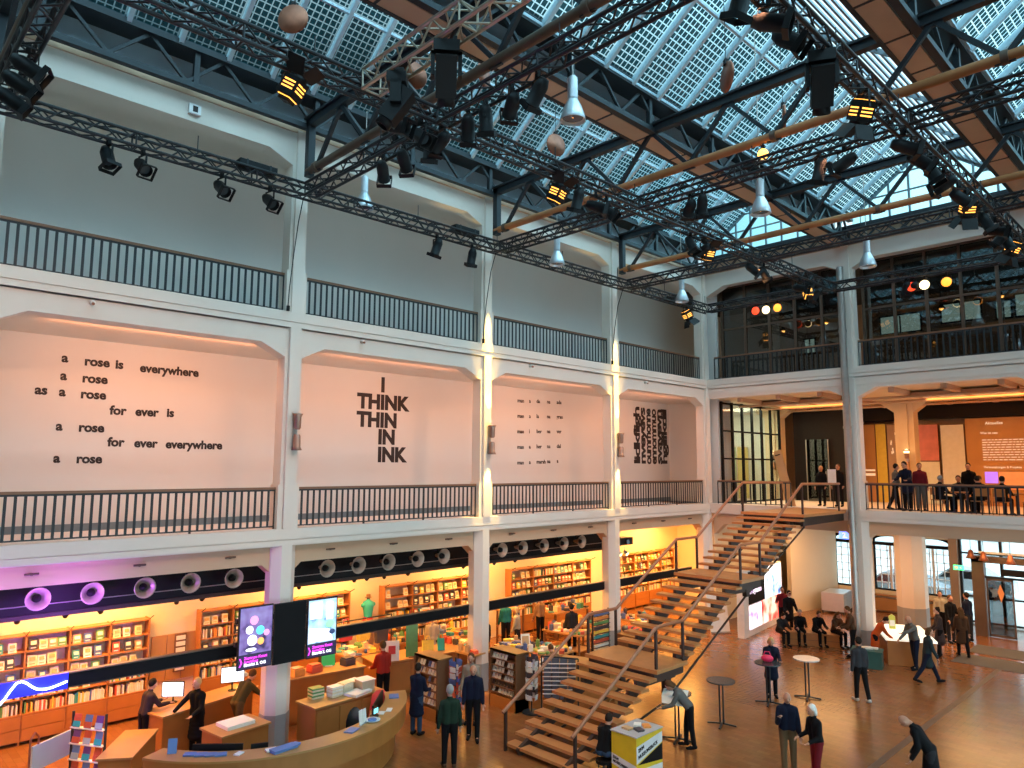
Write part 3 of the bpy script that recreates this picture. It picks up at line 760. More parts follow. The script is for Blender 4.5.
# round copper discs hung under the roof glass
def make_disc():
    t = thing('hanging_disc', 'proto', 'disc')
    MB().lathe([(0, -.03), (.30, -.03), (.32, 0), (.30, .03), (0, .03)], 28, (0, 0, 0), (1, 0, 0)).build('disc_body', 'copper', t)
    MB().tube((0, 0, 0), (0, 0, 1), .008, n=5).build('cord', 'can_black', t, (-.02, 0, .3))
    MB().box((-.06, -.05, .26), (.02, .05, .38)).build('bracket', 'can_black', t)
    return t
disc = make_disc()
for p, rz, lb in (((3.25, -21.20, 15.62), -.85, 'largest, seen face on at the top left'), ((4.26, -18.90, 14.92), -.3, 'behind the moving-head lamp'), ((4.20, -16.80, 15.80), .4, 'behind the middle cross truss'), ((3.41, -13.40, 15.43), -.2, 'left of the middle roof truss'), ((9.28, -14.60, 14.56), .9, 'against the white roof panels'), ((9.05, -11.50, 14.86), .5, 'above the rust-coloured truss chord')):
    o = place(disc, p, rz, 'round copper-coloured disc hung under the roof glass, '+lb); o['category'] = 'disc'; hang(o, 'cord', .3)
# orange lamp globe
o = thing('globe_lamp', 'small orange glowing globe lamp under the roof, above the right cross truss', 'lamp', (9.12, -12.80, 13.52))
MB().ball((0, 0, 0), .12, 14).build('globe', 'amber_glow', o); MB().tube((0, 0, .1), (0, 0, .6), .012).tube((0, 0, .1), (0, 0, .2), .05).build('cord', 'can_black', o)

# up-and-down wall lights on the gallery columns
def make_updown():
    t = thing('wall_lamp', 'proto', 'lamp')
    MB().box((-.02, -.05, -.42), (.03, .05, .42)).build('back_plate', 'alu_brushed', t)
    for s, nm in ((1, 'upper'), (-1, 'lower')):
        MB().lathe([(.06, .06*s), (.085, .10*s), (.09, .36*s), (.13, .44*s), (.115, .44*s), (.075, .36*s)], 16, (.14, 0, 0)).box((0, -.02, .2*s-.02), (.1, .02, .2*s+.02)).build('lamp_shade', 'lamp_metal', t)
        MB().lathe([(0, .38*s), (.08, .38*s)], 14, (.14, 0, 0)).build('lens', 'lens', t)
    return t
ud = make_updown()
for y, lb in ((-19.2, 'first column, left of the black lettering'), (-12.8, 'middle yellow-lit column'), (-6.4, 'far yellow-lit column')):
    place(ud, (.03, y+.05, 7.35), 0, 'metal up-and-down wall lamp, '+lb)
for x, lb in ((-.1, 'behind the leaning plank'), (5.85, 'behind the standing visitors')):
    o = place(ud, (x+.1, 6.03, 6.9), -math.pi/2, 'metal wall lamp on the orange-lit pillar '+lb)
    MB().ball((.14, 0, .36), .11, 12).build('lamp_bulb', 'glow_white', o)
    spot('pillar_uplight', (x+.1, 5.86, 7.25), (x+.05, 6.1, 9.5), 70, (1, .62, .25), 80)
# narrow yellow spots that graze two columns from the wall-side truss
for y in (-12.8, -6.4):
    for dz in (0,): spot('column_spot', (.42, y+.06, 12.9), (.03, y, 8.0), 9000, (1, .62, .10), 9, .4, .03)
    spot('column_spot', (.40, y+.02, 12.9), (.0, y, 10.2), 6000, (1, .62, .10), 10, .5, .03)
    spot('column_uplight', (.22, y+.05, 7.85), (.0, y, 10.6), 400, (1, .66, .14), 40, .6, .03)
    spot('column_downlight', (.22, y+.05, 6.85), (.0, y, 5.0), 420, (1, .66, .14), 40, .6, .03)
# warm stage light on the floor and the stairs
spot('hall_spot', (5.75, -19.0, 13.0), (4.6, -12.0, 1.5), 1800, (1.0, .46, .16), 62, .8, .2)
spot('hall_spot', (12.0, -15.0, 13.0), (5.0, -7.0, 2.0), 1900, (1.0, .46, .16), 62, .8, .2)
# warm floods from the right-hand truss onto the long left wall
for y in (-24.0, -16.5, -9.5, -3.0): spot('wall_flood', (12.0, y-2, 12.9), (0, y, 6.2), 1300, (1.0, .44, .22), 50, .7, .2)
for x in (2.5, 9.0): spot('wall_flood', (x+1.5, -13.0, 12.9), (x, 0, 4.6), 1200, (1.0, .44, .22), 46, .7, .2)
spot('hall_spot', (5.75, -6.6, 13.0), (6.5, -5.0, 0), 1100, (1.0, .46, .16), 66, .8, .2)

# coloured lamps hung on the truss before the dark glazing
for p, k, lb in (((2.82, -0.90, 12.78), 'glow_red', 'red glowing lamp of the left trio'), ((3.26, -0.90, 12.75), 'glow_white', 'white glowing lamp of the left trio'), ((3.73, -0.90, 12.76), 'glow_orange', 'orange glowing lamp of the left trio'),
                 ((8.52, -0.90, 12.74), 'glow_red', 'red glowing lamp of the right trio'), ((8.92, -0.90, 12.73), 'glow_white', 'white glowing lamp of the right trio'), ((9.58, -0.90, 12.71), 'glow_orange', 'orange glowing lamp of the right trio')):
    o = thing('floodlight', lb+' before the dark glazing', 'lamp', p)
    MB().lathe([(0, .16), (.07, .16), (.12, .06), (.135, -.02), (.12, -.02)], 18, (0, 0, 0), (0, 1, 0)).build('lamp_body', 'can_black', o)
    MB().ball((0, -.05, 0), .16, 16, (1, .5, 1)).build('lens', k, o)
    MB().box((-.14, -.02, 0), (-.125, .02, .2)).box((.125, -.02, 0), (.14, .02, .2)).box((-.14, -.02, .19), (.14, .02, .22)).box((-.03, -.03, .2), (.03, .03, 13.05-p[2])).build('yoke', 'can_black', o)

# loose cables running down from the wall-side truss
for y, lb in ((-19.42, 'beside the first column, left of the bold capitals'), (-13.0, 'beside the middle yellow-lit column'), (-6.62, 'beside the far yellow-lit column')):
    o = thing('cable', 'thin dark cable hanging from the truss '+lb, 'cable', (.0, y, 10.4))
    MB().path([(.55, .0, 2.66), (.30, .02, 2.1), (.14, .0, 1.2), (.06, -.03, .4), (.05, -.04, .0)], .013, 6).build('cable_line', 'can_black', o); MB().box((.03, -.07, -.1), (.09, -.01, .03)).build('plug', 'can_black', o)

# ------------------------------------------------------------------ lettering on the walls
def text_mesh(name, s, size, mk, bold=0.0, align='LEFT', depth=.004, space=1.0):
    cu = bpy.data.curves.new(name, 'FONT'); cu.body = s; cu.size = size; cu.extrude = depth; cu.offset = bold*size; cu.align_x = align; cu.space_character = space; cu.resolution_u = 3
    tmp = bpy.data.objects.new('tmp', cu); COL.objects.link(tmp)
    dg = bpy.context.evaluated_depsgraph_get(); me = bpy.data.meshes.new_from_object(tmp.evaluated_get(dg))
    bpy.data.objects.remove(tmp); bpy.data.curves.remove(cu)
    me.name = name; me.materials.clear(); me.materials.append(M[mk])
    o = bpy.data.objects.new(name, me); COL.objects.link(o)
    return o
WALLX = -2.995
ROT_W = Euler((math.pi/2, 0, math.pi/2))        # text facing +x, running along +y
def wall_words(root, words, size, bold=.04):
    for s, y, z in words:
        o = text_mesh('lettering', s, size, 'ink', bold); o.parent = root; o.rotation_euler = ROT_W; o.location = (0, y-root.location.y, z-root.location.z-size*.24)
t = thing('wall_lettering', 'poem in black lettering about a rose on the left gallery wall', 'lettering', (WALLX, -23.5, 8.0))
wall_words(t, [('a', -23.52, 9.0), ('rose', -23.05, 8.97), ('is', -22.38, 8.96), ('everywhere', -21.82, 8.93), ('a', -23.52, 8.58), ('rose', -23.07, 8.56), ('as', -24.0, 8.21), ('a', -23.52, 8.2), ('rose', -23.08, 8.18),
               ('for', -22.43, 7.83), ('ever', -21.86, 7.83), ('is', -21.12, 7.84), ('a', -23.53, 7.40), ('rose', -23.07, 7.39), ('for', -22.43, 7.06), ('ever', -21.84, 7.05), ('everywhere', -21.1, 7.04), ('a', -23.53, 6.66), ('rose', -23.07, 6.65)], .30)
t = thing('wall_lettering', 'bold black capitals I THINK THIN IN INK stacked on the gallery wall', 'lettering', (WALLX, -14.5, 8.0))
wall_words(t, [('I', -14.68, 9.06), ('THINK', -15.52, 8.50), ('THIN', -15.52, 7.93), ('IN', -14.74, 7.40), ('INK', -14.74, 6.84)], .63, .05)
t = thing('wall_lettering', 'five thin lines of small black words on the third gallery wall', 'lettering', (WALLX, -7.3, 8.0))
L3 = [('man', 'a', 'da', 'na', 'ada'), ('man', 'a', 'la', 'na', 'gran'), ('man', 'i', 'ber', 'na', 'ver'), ('man', 'a', 'her', 'na', 'dal'), ('man', 'a', 'marsh', 'na', 'a')]
for i, ln in enumerate(L3):
    z = 9.02-i*.585; wall_words(t, [(w, y, z+.02*j) for j, (w, y) in enumerate(zip(ln, (-8.56, -7.93, -7.52, -6.93, -6.36)))], .21, .02)
t = thing('wall_lettering', 'dense block of sideways black letters on the fourth gallery wall', 'lettering', (WALLX, 0, 8.0))
for i, s in enumerate(('lidkfligh', 'nveyevs', 'oummonne', 'ennommuo', 'svayevn', 'hgilfkdil')):
    o = text_mesh('lettering', s, .62, 'ink', .03, space=.86); o.parent = t
    o.rotation_euler = (ROT_W.to_matrix() @ Matrix.Rotation(math.pi/2, 3, 'Z')).to_euler()
    k = 2.55/max(.1, max(v.co.x for v in o.data.vertices)-min(v.co.x for v in o.data.vertices))
    o.scale = (k, 1, 1); o.location = (0, -.82+i*.43, -1.32)
# small fixtures on the beams: hooks and little wall spots
hook = MB().box((0, -.02, 0), (.06, .02, .05)).tube((.05, -.12, .03), (.05, .12, .03), .022, n=8).mesh('hook_body', 'steel_brown')
n = 0
for b in range(5):
    for f in (.2, .5, .8):
        y = YS[b]+f*BAY
        o = bpy.data.objects.new('hook', hook); COL.objects.link(o); o.location = (-.25, y, 4.42); tag(o, 'small dark metal hook on the beam above the bookshop', 'hook', 'hooks along the bookshop beam')
for b in range(1, 5):
    for f in (.3,):
        o = thing('wall_spot', 'tiny pale round fitting on the gallery beam, bay %s' % ['', 'with the rose poem', 'with the bold capitals', 'with the thin lines', 'with the sideways letters'][b], 'fitting', (-.075, YS[b]+BAY*f, 9.82))
        MB().tube((0, 0, 0), (.1, 0, 0), .05, n=12).ball((.1, 0, 0), .055, 10).build('fitting_body', 'plaster', o); MB().tube((.1, 0, -.02), (.16, 0, -.04), .03).build('nozzle', 'copper', o)
o = thing('emergency_light', 'small white box with dark symbol on the top beam at upper left', 'box', (-.05, -21.9, 14.62))
MB().box((0, -.13, -.11), (.08, .13, .11)).build('box_body', 'white', o); MB().box((.08, -.05, -.07), (.085, .06, .07)).build('symbol', 'ink', o)

# ------------------------------------------------------------------ second floor of the end wall: dark glazing
for bi, (x0, x1, nm) in enumerate(((.25, 5.75, 'left of the grey pipe'), (6.25, 11.72, 'right of the grey pipe'))):
    w = thing('window_%d' % (11+bi), None, None, (x0, 1.0, Z2-.05)); w['kind'] = 'structure'
    W = x1-x0; H = 4.2
    for k in range(6):
        MB().box((W*k/5-.05, -.07, 0), (W*k/5+.05, .07, H)).build('mullion', 'steel_brown', w)
    tb = MB()
    for z in (0.02, 2.3, 3.3, H-.05): tb.box((0, -.05, z), (W, .05, z+.08))
    tb.build('transom', 'steel_brown', w)
    MB().box((0, -.005, 0), (W, .005, H)).build('pane', 'pane_dark', w)
    bl = MB()
    for k in range(5): bl.box((W*k/5+.1, .12, 3.45), (W*(k+1)/5-.1, .14, 4.05))
    bl.build('blind', 'plaster_grey', w)
mat('lit_window', (.5, .6, .55), .5, emit=(.62, .82, .68), estr=.55)
mat('lit_yellow', (.7, .5, .2), .5, emit=(1, .72, .25), estr=.9)
# offices behind: lit windows on their back wall
for i, (x, z, w_, h_) in enumerate(((4.3, 12.9, 1.7, .8), (6.9, 13.1, 1.5, .8), (9.0, 13.0, .5, .7), (9.7, 13.0, 1.3, .9), (12.0, 13.0, .9, .7), (.6, 12.4, .5, .7), (2.4, 12.6, .4, .5))):
    o = thing('window_%d' % (13+i), None, None, (x, 8.66, z)); o['kind'] = 'structure'
    MB().box((-.06, -.04, -.06), (w_+.06, .03, 0)).box((-.06, -.04, h_), (w_+.06, .03, h_+.06)).box((-.06, -.04, 0), (0, .03, h_)).box((w_, -.04, 0), (w_+.06, .03, h_)).box((w_/2-.03, -.04, 0), (w_/2+.03, .03, h_)).build('window_frame', 'black', o)
    MB().box((0, -.01, 0), (w_, .01, h_)).build('pane', 'lit_window', o)
for x, y in ((1.4, 4.5), (3.6, 4.0), (8.0, 4.4), (10.2, 3.6)):
    o = thing('ceiling_lamp', 'small yellow-lit lamp seen through the dark glazing, %s' % {1.4: 'far left', 3.6: 'left of the pipe', 8.0: 'right of the pipe', 10.2: 'far right'}[x], 'lamp', (x, y, 12.9))
    MB().lathe([(.02, .2), (.16, .0), (.14, 0), (.02, .15)], 14).tube((0, 0, .18), (0, 0, 1.6), .012, n=6).build('lamp_shade', 'can_black', o); MB().ball((0, 0, .03), .09, 10).build('lamp_bulb', 'amber_glow', o)
    bulb('office_bulb', (x, y, 12.75), 14, (1, .75, .45))

# ------------------------------------------------------------------ first floor of the end wall
# glazed screen running back on the left
w = thing('window_20', None, None, (.3, .6, 5.0)); w['kind'] = 'structure'
for k in range(7): MB().box((-.05, k*.9-.05, 0), (.05, k*.9+.05, 4.4)).build('mullion', 'black', w)
tb = MB()
for z in (.02, 1.9, 3.1, 4.3): tb.box((-.04, 0, z), (.04, 5.4, z+.07))
tb.build('transom', 'black', w); MB().box((-.005, 0, 0), (.005, 5.4, 4.4)).build('pane', 'pane', w)
mat('door_green', (.42, .55, .40), .5); mat('door_yellow', (.70, .62, .25), .5)
for i, (y, k) in enumerate(((.7, 'door_green'), (1.9, 'door_yellow'), (3.1, 'door_green'), (4.3, 'door_yellow'))):
    o = thing('cupboard', '%s tall cupboard behind the glazed screen, %s in the row' % ({'door_green': 'pale green', 'door_yellow': 'yellowish'}[k], ORD[i]), 'cupboard', (-1.6, y+1.05, 5.0))
    MB().box((-.4, 0, 0), (0, 1.1, 2.6)).build('cupboard_body', 'plaster', o); MB().box((0, .04, .05), (.03, .53, 2.55)).build('cupboard_door', k, o); MB().box((0, .57, .05), (.03, 1.06, 2.55)).build('cupboard_door', k, o)
area('screen_room_light', (-.8, 3.4, 9.3), (-1.0, 3.4, 5), 1.8, 4.5, 150, (.9, 1.0, .7))
# dark block standing in for the unlit space behind the doorway
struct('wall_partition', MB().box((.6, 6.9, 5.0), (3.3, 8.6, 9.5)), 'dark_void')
o = thing('door_leaf', 'tall dark glass door leaf with pale edge, left of the pipe', 'door', (1.3, 6.7, 5.0))
MB().box((0, 0, 0), (1.0, .04, 2.9)).build('door_panel', 'pane_dark', o); MB().box((-.04, -.01, 0), (0, .05, 2.9)).box((1.0, -.01, 0), (1.04, .05, 2.9)).build('edge_strip', 'alu_brushed', o); MB().tube((.9, -.06, .9), (.9, -.06, 1.4), .02).build('handle', 'alu', o)
for x in (3.0, 9.0):  # frame and panel added around each bare area light
    o = thing('ceiling_light_panel', 'long lit ceiling light frame in the first-floor room, %s' % ('left of the pipe' if x < 5 else 'right of the pipe'), 'lamp', (x, 4.0, 9.3))
    MB().box((-1.75, -1.65, .0), (1.75, -1.58, .12)).box((-1.75, 1.58, .0), (1.75, 1.65, .12)).box((-1.75, -1.65, .0), (-1.68, 1.65, .12)).box((1.68, -1.65, .0), (1.75, 1.65, .12)).build('frame', 'soffit_tan', o)
    MB().box((-1.7, -1.6, .03), (1.7, 1.6, .05)).build('panel', 'paper', o)
# dark lintel over the exhibition wall
struct('trim_40', MB().box((3.3, 7.9, 8.75), (18, 8.6, 9.4)), 'dark_void')
# exhibition wall panels
mat('panel_orange', (.62, .33, .12), .6, nscale=.8, namt=.2); mat('panel_yellow', (.85, .66, .10), .6); mat('panel_cream', (.95, .95, .80), .6); mat('panel_pink', (.80, .28, .26), .6, nscale=3, namt=.25); mat('panel_grey', (.34, .26, .22), .6) if 'panel_grey2' in M else None
mat('purple_img', (.35, .2, .7), .5, emit=(.38, .16, .9), estr=.8); mat('orange_img', (.8, .3, .12), .5, emit=(.9, .3, .08), estr=.35, nscale=4, namt=.4)
mat('beam_text', (.85, .75, .6), .5, emit=(1, .78, .5), estr=.35)
def panel(name, label, x0, x1, z0, z1, k, y=8.2, cat='panel'):
    o = thing(name, label, cat, (x0, y, z0))
    MB().box((0, 0, 0), (x1-x0, .1, z1-z0)).build('panel_board', k, o)
    MB().box((-.02, .02, -.02), (x1-x0+.02, .12, 0)).box((-.02, .02, z1-z0), (x1-x0+.02, .12, z1-z0+.02)).box((-.02, .02, 0), (0, .12, z1-z0)).box((x1-x0, .02, 0), (x1-x0+.02, .12, z1-z0)).build('panel_edge', 'wood_dark', o)
    return o
o = panel('wall_panel', 'orange exhibition panel with pale bars behind the pipe, left of the yellow panel', 1.85, 3.9, 5.0, 8.6, 'panel_orange')
MB().box((.05, -.01, 1.2), (2.0, 0, 1.32)).box((.05, -.01, 1.42), (2.0, 0, 1.5)).build('stripe', 'beam_text', o)
o = panel('wall_panel', 'broad golden exhibition panel with a big pale round shape', 3.95, 4.38, 5.0, 8.6, 'panel_yellow')  # golden light on the back wall put in as a coloured panel
o = panel('wall_panel', 'brown exhibition panel with scattered light dots', 4.45, 5.4, 5.0, 8.55, 'soffit_tan')
d = MB()
for i in range(14): px, pz = .1+.75*rnd.random(), 2.1+1.2*rnd.random(); d.box((px, -.01, pz), (px+.04, 0, pz+.12))
d.build('light_dots', 'beam_text', o)
panel('wall_panel', 'pink and red exhibition panel right of the first-floor pillar', 5.75, 6.55, 6.9, 8.5, 'panel_pink')
panel('wall_panel', 'cream square exhibition panel under the pink one', 5.75, 6.55, 5.0, 6.85, 'panel_cream')
panel('wall_panel', 'tall cream exhibition panel right of the pink one', 6.66, 7.55, 5.0, 8.46, 'panel_cream')
o = panel('projection_wall', 'wide orange wall with projected white text lines and a purple picture', 7.62, 14.0, 5.0, 8.7, 'panel_orange')
mat('txt', (.9, .85, .75), .5, emit=(1, .85, .65), estr=.3)
for s, x, z, sz in (('Aktuelles', .75, 3.42, .17), ('Was ist neu', .55, 3.02, .13), ('Veranstaltungen & Projekte', .6, 1.58, .12)):
    q = text_mesh('projected_text', s, sz, 'txt', .015); q.parent = o; q.rotation_euler = (math.pi/2, 0, 0); q.location = (x, -.012, z)
for r_ in range(9):
    ln = MB(); x = .6
    while x < 3.4+.3*rnd.random(): w_ = .06+.16*rnd.random(); ln.box((x, -.01, 2.75-r_*.105), (x+w_, -.004, 2.785-r_*.105)); x += w_+.04
    ln.build('projected_line', 'txt', o)
MB().box((.62, -.02, .95), (1.08, -.004, 1.42)).build('picture', 'purple_img', o); MB().box((1.12, -.02, .7), (2.6, -.004, 1.42)).build('picture', 'orange_img', o)
# leaning plank by the stair head
o = thing('plank', 'long pale wooden plank leaning beside the head of the stairs', 'plank', (3.25, .55, 5.0), 0)
q = MB().bar((0, .1, 0), (-.72, .5, 2.25), .34, .06, (.2, -1, .3)); q.build('plank_body', 'wood_light', o); MB().bar((-.66, .44, 2.05), (-.67, .445, 2.08), .2, .075, (.2, -1, .3)).build('slot', 'black', o)
o = thing('sign_stand', 'small white sign on a stand by the dark doorway', 'sign', (4.62, 1.3, 5.0))
MB().box((-.16, -.01, .95), (.16, .01, 1.5)).build('sign_board', 'white', o); MB().tube((0, .02, 0), (0, .02, 1.0), .015).box((-.2, -.15, 0), (.2, .15, .02)).build('stand', 'steel_dark', o)

# cafe tables and chairs behind the railing
def cafe_table(x, y, lb):
    o = thing('cafe_table', lb, 'table', (x, y, 5.0))
    MB().tube((0, 0, .70), (0, 0, .735), .38, n=20).build('tabletop', 'wood', o); MB().tube((0, 0, .02), (0, 0, .7), .03).build('pole', 'steel_dark', o); MB().box((-.3, -.03, 0), (.3, .03, .03)).box((-.03, -.3, 0), (.03, .3, .03)).build('foot', 'steel_dark', o)
def cafe_chair(x, y, rz, lb, z=5.0):
    o = thing('cafe_chair', lb, 'chair', (x, y, z), rz)
    MB().box((-.2, -.2, .43), (.2, .2, .46)).build('seat', 'wood', o)
    for sx in (-.18, .18):
        for sy in (-.18, .18): MB().tube((sx*1.1, sy*1.1, 0), (sx, sy, .43), .012).build('leg', 'steel_dark', o)
    MB().box((-.19, -.21, .62), (.19, -.19, .88)).tube((-.18, -.2, .43), (-.18, -.2, .8), .01).tube((.18, -.2, .43), (.18, -.2, .8), .01).build('backrest', 'wood', o)
cafe_table(9.0, 1.55, 'round wooden cafe table among the seated guests behind the railing'); cafe_table(10.6, 1.5, 'round wooden cafe table at the right edge of the photo')
for x, y, rz, lb in ((8.35, 1.25, -.9, 'left of the cafe table'), (9.6, 1.15, .6, 'right front of the cafe table'), (8.75, 2.2, 3.3, 'behind the cafe table'), (9.45, 2.15, 2.7, 'right behind the cafe table'), (10.3, .95, -.2, 'in front of the right-hand table'), (11.1, 1.1, .6, 'at the right edge of the photo')):
    cafe_chair(x, y, rz, 'wooden cafe chair '+lb)

# ------------------------------------------------------------------ ground floor lobby
ang = math.atan2(4.4, -.55)
o = thing('lightbox_wall', 'freestanding white wall with glowing blue, white and red picture panels', 'lightbox', (2.05, -1.2, 0), ang)
MB().box((0, 0, 0), (4.4, .28, 2.5)).build('wall_body', 'white', o)
mat('lb_blue', (.6, .75, .9), .3, nscale=2.2, namt=.5); mat('lb_white', (.9, .85, .9), .3)
def lightbox_mat(key, cols, sc, st):
    m = bpy.data.materials.new(key); m.use_nodes = True; nt = m.node_tree; b = nt.nodes['Principled BSDF']
    t = nt.nodes.new('ShaderNodeTexCoord'); n = nt.nodes.new('ShaderNodeTexNoise'); r = nt.nodes.new('ShaderNodeValToRGB')
    n.inputs['Scale'].default_value = sc; n.inputs['Detail'].default_value = 2
    el = r.color_ramp.elements; el[0].position = .33; el[0].color = (*cols[0], 1); el[1].position = .68; el[1].color = (*cols[-1], 1)
    for i, c in enumerate(cols[1:-1]): e = el.new(.42+.1*i); e.color = (*c, 1)
    nt.links.new(t.outputs['Object'], n.inputs['Vector']); nt.links.new(n.outputs['Fac'], r.inputs['Fac'])
    nt.links.new(r.outputs['Color'], b.inputs['Base Color']); nt.links.new(r.outputs['Color'], b.inputs['Emission Color']); b.inputs['Emission Strength'].default_value = st
    M[key] = m
lightbox_mat('lb_blue', [(.05, .08, .3), (.25, .5, .8), (.75, .88, 1.0), (.95, .97, 1.0)], 1.6, 1.0)
lightbox_mat('lb_red', [(.3, .02, .03), (.85, .12, .08), (1.0, .5, .4), (1.0, .85, .85)], 1.4, .9)
lightbox_mat('lb_pale', [(.4, .3, .6), (.8, .6, .8), (.95, .85, .95), (1, .95, 1)], 2.0, 1.0)
MB().box((2.3, -.02, 1.2), (4.3, 0, 2.45)).build('picture_panel', 'lb_blue', o); MB().box((1.9, -.02, .25), (4.3, 0, 1.18)).build('picture_panel', 'lb_red', o)
MB().box((.5, -.02, .25), (1.85, 0, 1.15)).build('picture_panel', 'lb_pale', o); MB().box((.5, -.02, 1.2), (2.25, 0, 2.45)).build('dark_panel', 'black', o)
for s, z in (('2025', 1.95), ('Programm', 1.6)):
    q = text_mesh('panel_text', s, .3, 'lb_pale', .02); q.parent = o; q.rotation_euler = (math.pi/2, 0, 0); q.location = (.6, -.025, z)
# white boards leaning left of it
o = thing('leaning_board', 'white board leaning against the wall under the stairs', 'board', (.9, -1.0, 0), .9)
MB().bar((0, 0, 0), (0, .45, 1.5), .8, .04, (0, -1, .3)).build('board', 'white', o); MB().bar((0, -.04, .02), (0, -.02, .06), .82, .03).build('edge', 'plaster_grey', o)
# lobby walls
struct('wall_lobby_side', MB().bar((1.0, 5.0, 2.15), (1.62, 8.6, 2.15), .22, 4.3), 'shop_wall')
struct('door_1', MB().box((.35, 3.6, 0), (.5, 4.3, 2.3)).box((.3, 3.5, 2.3), (.55, 4.6, 2.42)).box((.3, 3.5, 0), (.4, 3.6, 2.3)), 'wood_dark')
o = thing('drawer_cabinet', 'low grey plan chest with shallow drawers by the lobby window', 'cabinet', (1.95, 6.1, 0), math.radians(8))
MB().box((0, 0, .12), (.95, 1.5, .92)).build('cabinet_body', 'alu', o)
for k in range(6): MB().box((.95, .04, .18+k*.12), (.975, 1.46, .285+k*.12)).tube((.985, .5, .23+k*.12), (.985, 1.0, .23+k*.12), .012).build('drawer', 'panel_grey', o)
for x, y in ((.04, .04), (.91, .04), (.04, 1.46), (.91, 1.46)): MB().tube((x, y, 0), (x, y, .12), .03).build('leg', 'steel_dark', o)
# white-topped model table
o = thing('model_table', 'low wooden display table with a bright white top in the lobby', 'table', (7.2, .4, 0), R(-62))
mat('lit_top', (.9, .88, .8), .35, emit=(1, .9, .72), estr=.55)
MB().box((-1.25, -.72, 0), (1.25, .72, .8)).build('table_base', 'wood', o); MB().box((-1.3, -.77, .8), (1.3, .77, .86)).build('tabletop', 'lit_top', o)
o = thing('carton', 'yellow-green carton standing on the white display table', 'carton', (6.75, .7, .86), .4); mat('lime', (.55, .55, .08), .5); MB().box((-.1, -.07, 0), (.1, .07, .42)).prism([(-.1, .42), (.1, .42), (0, .5)], -.07, .07, lambda a, z, d: (a, d, z)).build('carton_body', 'lime', o); MB().box((-.08, -.075, .1), (.08, -.07, .3)).build('carton_label', 'paper', o)
o = thing('storage_box', 'dark green box with papers at the foot of the pipe column', 'box', (6.75, -1.75, 0), .25); mat('petrol', (.02, .09, .08), .5)
MB().box((-.45, -.3, 0), (.45, .3, .55)).box((-.47, -.32, .5), (.47, .32, .56)).build('box_body', 'petrol', o); MB().obox((.0, .0, .60), (.3, .2, .06), Matrix.Rotation(.4, 3, 'Z')).obox((.22, .1, .59), (.2, .15, .05)).build('papers', 'paper', o)
# bench blocks
o = thing('bench', 'low wooden block bench with seated visitors in the lobby', 'bench', (4.15, -.05, 0), R(28))
MB().box((-1.0, -.38, 0), (1.0, .38, .42)).box((-1.03, -.41, .40), (1.03, .41, .46)).build('bench_body', 'wood', o); MB().box((-1.0, -.385, .2), (1.0, -.38, .215)).build('groove', 'wood_dark', o)
# entrance portal
o = thing('entrance_portal', 'steel and glass entrance portal with sliding doors at the right', 'entrance', (8.2, 6.3, 0))
MB().box((-.2, -.15, 0), (.22, .2, 3.05)).box((4.0, -.15, 0), (4.3, .2, 3.05)).box((-.2, -.15, 2.85), (4.3, .2, 3.1)).build('portal_frame', 'steel_brown', o)
MB().box((.22, -.05, 2.25), (4.0, .05, 2.33)).build('transom', 'steel_dark', o)
for x0, x1 in ((.25, 1.15), (2.4, 3.9)):
    d = MB().box((x0, -.03, .02), (x0+.05, .03, 2.25)).box((x1-.05, -.03, .02), (x1, .03, 2.25)).box((x0, -.03, .02), (x1, .03, .1)).box((x0, -.03, 2.18), (x1, .03, 2.25)).build('door_leaf', 'steel_brown', o); MB().box((x0+.05, -.006, .1), (x1-.05, .006, 2.18)).build('pane', 'pane_dark', d)
MB().box((.85, -.3, 2.42), (2.7, -.1, 2.66)).build('sign_bar', 'can_black', o)
MB().tube((.1, -.2, 3.25), (4.2, -.2, 3.25), .05).build('tube_lamp', 'white', o)
st_ = MB().prism([(0, 0), (.12, .35), (.0, .7), (-.1, .4)], -.008, .008, lambda a, z, d: (.72+a, -.04+d, 1.35+z)); mat('sticker', (.75, .3, .12), .5); st_.build('sticker', 'sticker', o)
struct('window_30', MB().box((6.95, 8.68, 0), (18, 8.70, 4.3)), 'pane')
fr = MB()
for x in (7.0, 7.75, 8.5, 9.6, 10.8, 12): fr.box((x-.05, 8.6, 0), (x+.05, 8.76, 4.3))
for z in (.05, 1.1, 2.9, 3.6): fr.box((6.95, 8.62, z), (18, 8.74, z+.07))
struct('trim_41', fr, 'steel_dark')
struct('trim_42', MB().box((6.62, 8.4, 0), (6.95, 8.8, 4.3)), 'soffit_tan')
mat('exit_green', (.05, .6, .2), .5, emit=(.05, .9, .25), estr=2.2)
o = thing('exit_sign', 'small glowing green exit sign above the standing visitors', 'sign', (7.75, 5.4, 2.66), 0)
MB().box((-.18, -.03, -.09), (.18, .03, .09)).build('sign_body', 'exit_green', o); MB().box((-.14, -.035, -.05), (-.02, -.03, .05)).prism([(.04, 0), (.1, .05), (.1, -.05)], -.035, -.03, lambda a, z, d: (a, d, z)).build('pictogram', 'white', o); MB().tube((0, 0, .09), (0, 0, 1.62), .01).build('rod', 'steel_dark', o)
for x, y, lb in ((8.05, 6.0, 'left of the entrance portal'), (8.6, 5.5, 'above the left door leaf'), (9.6, 4.9, 'above the sliding doors')):
    o = thing('pendant_lamp', 'small copper bell pendant in the lobby '+lb, 'lamp', (x, y, 3.0)); MB().lathe([(.03, .34), (.08, .30), (.11, .15), (.19, 0), (.17, 0), (.09, .15), (.03, .28)], 16).build('lamp_shade', 'copper', o); MB().tube((0, 0, .33), (0, 0, 1.3), .01).build('rod', 'steel_dark', o)
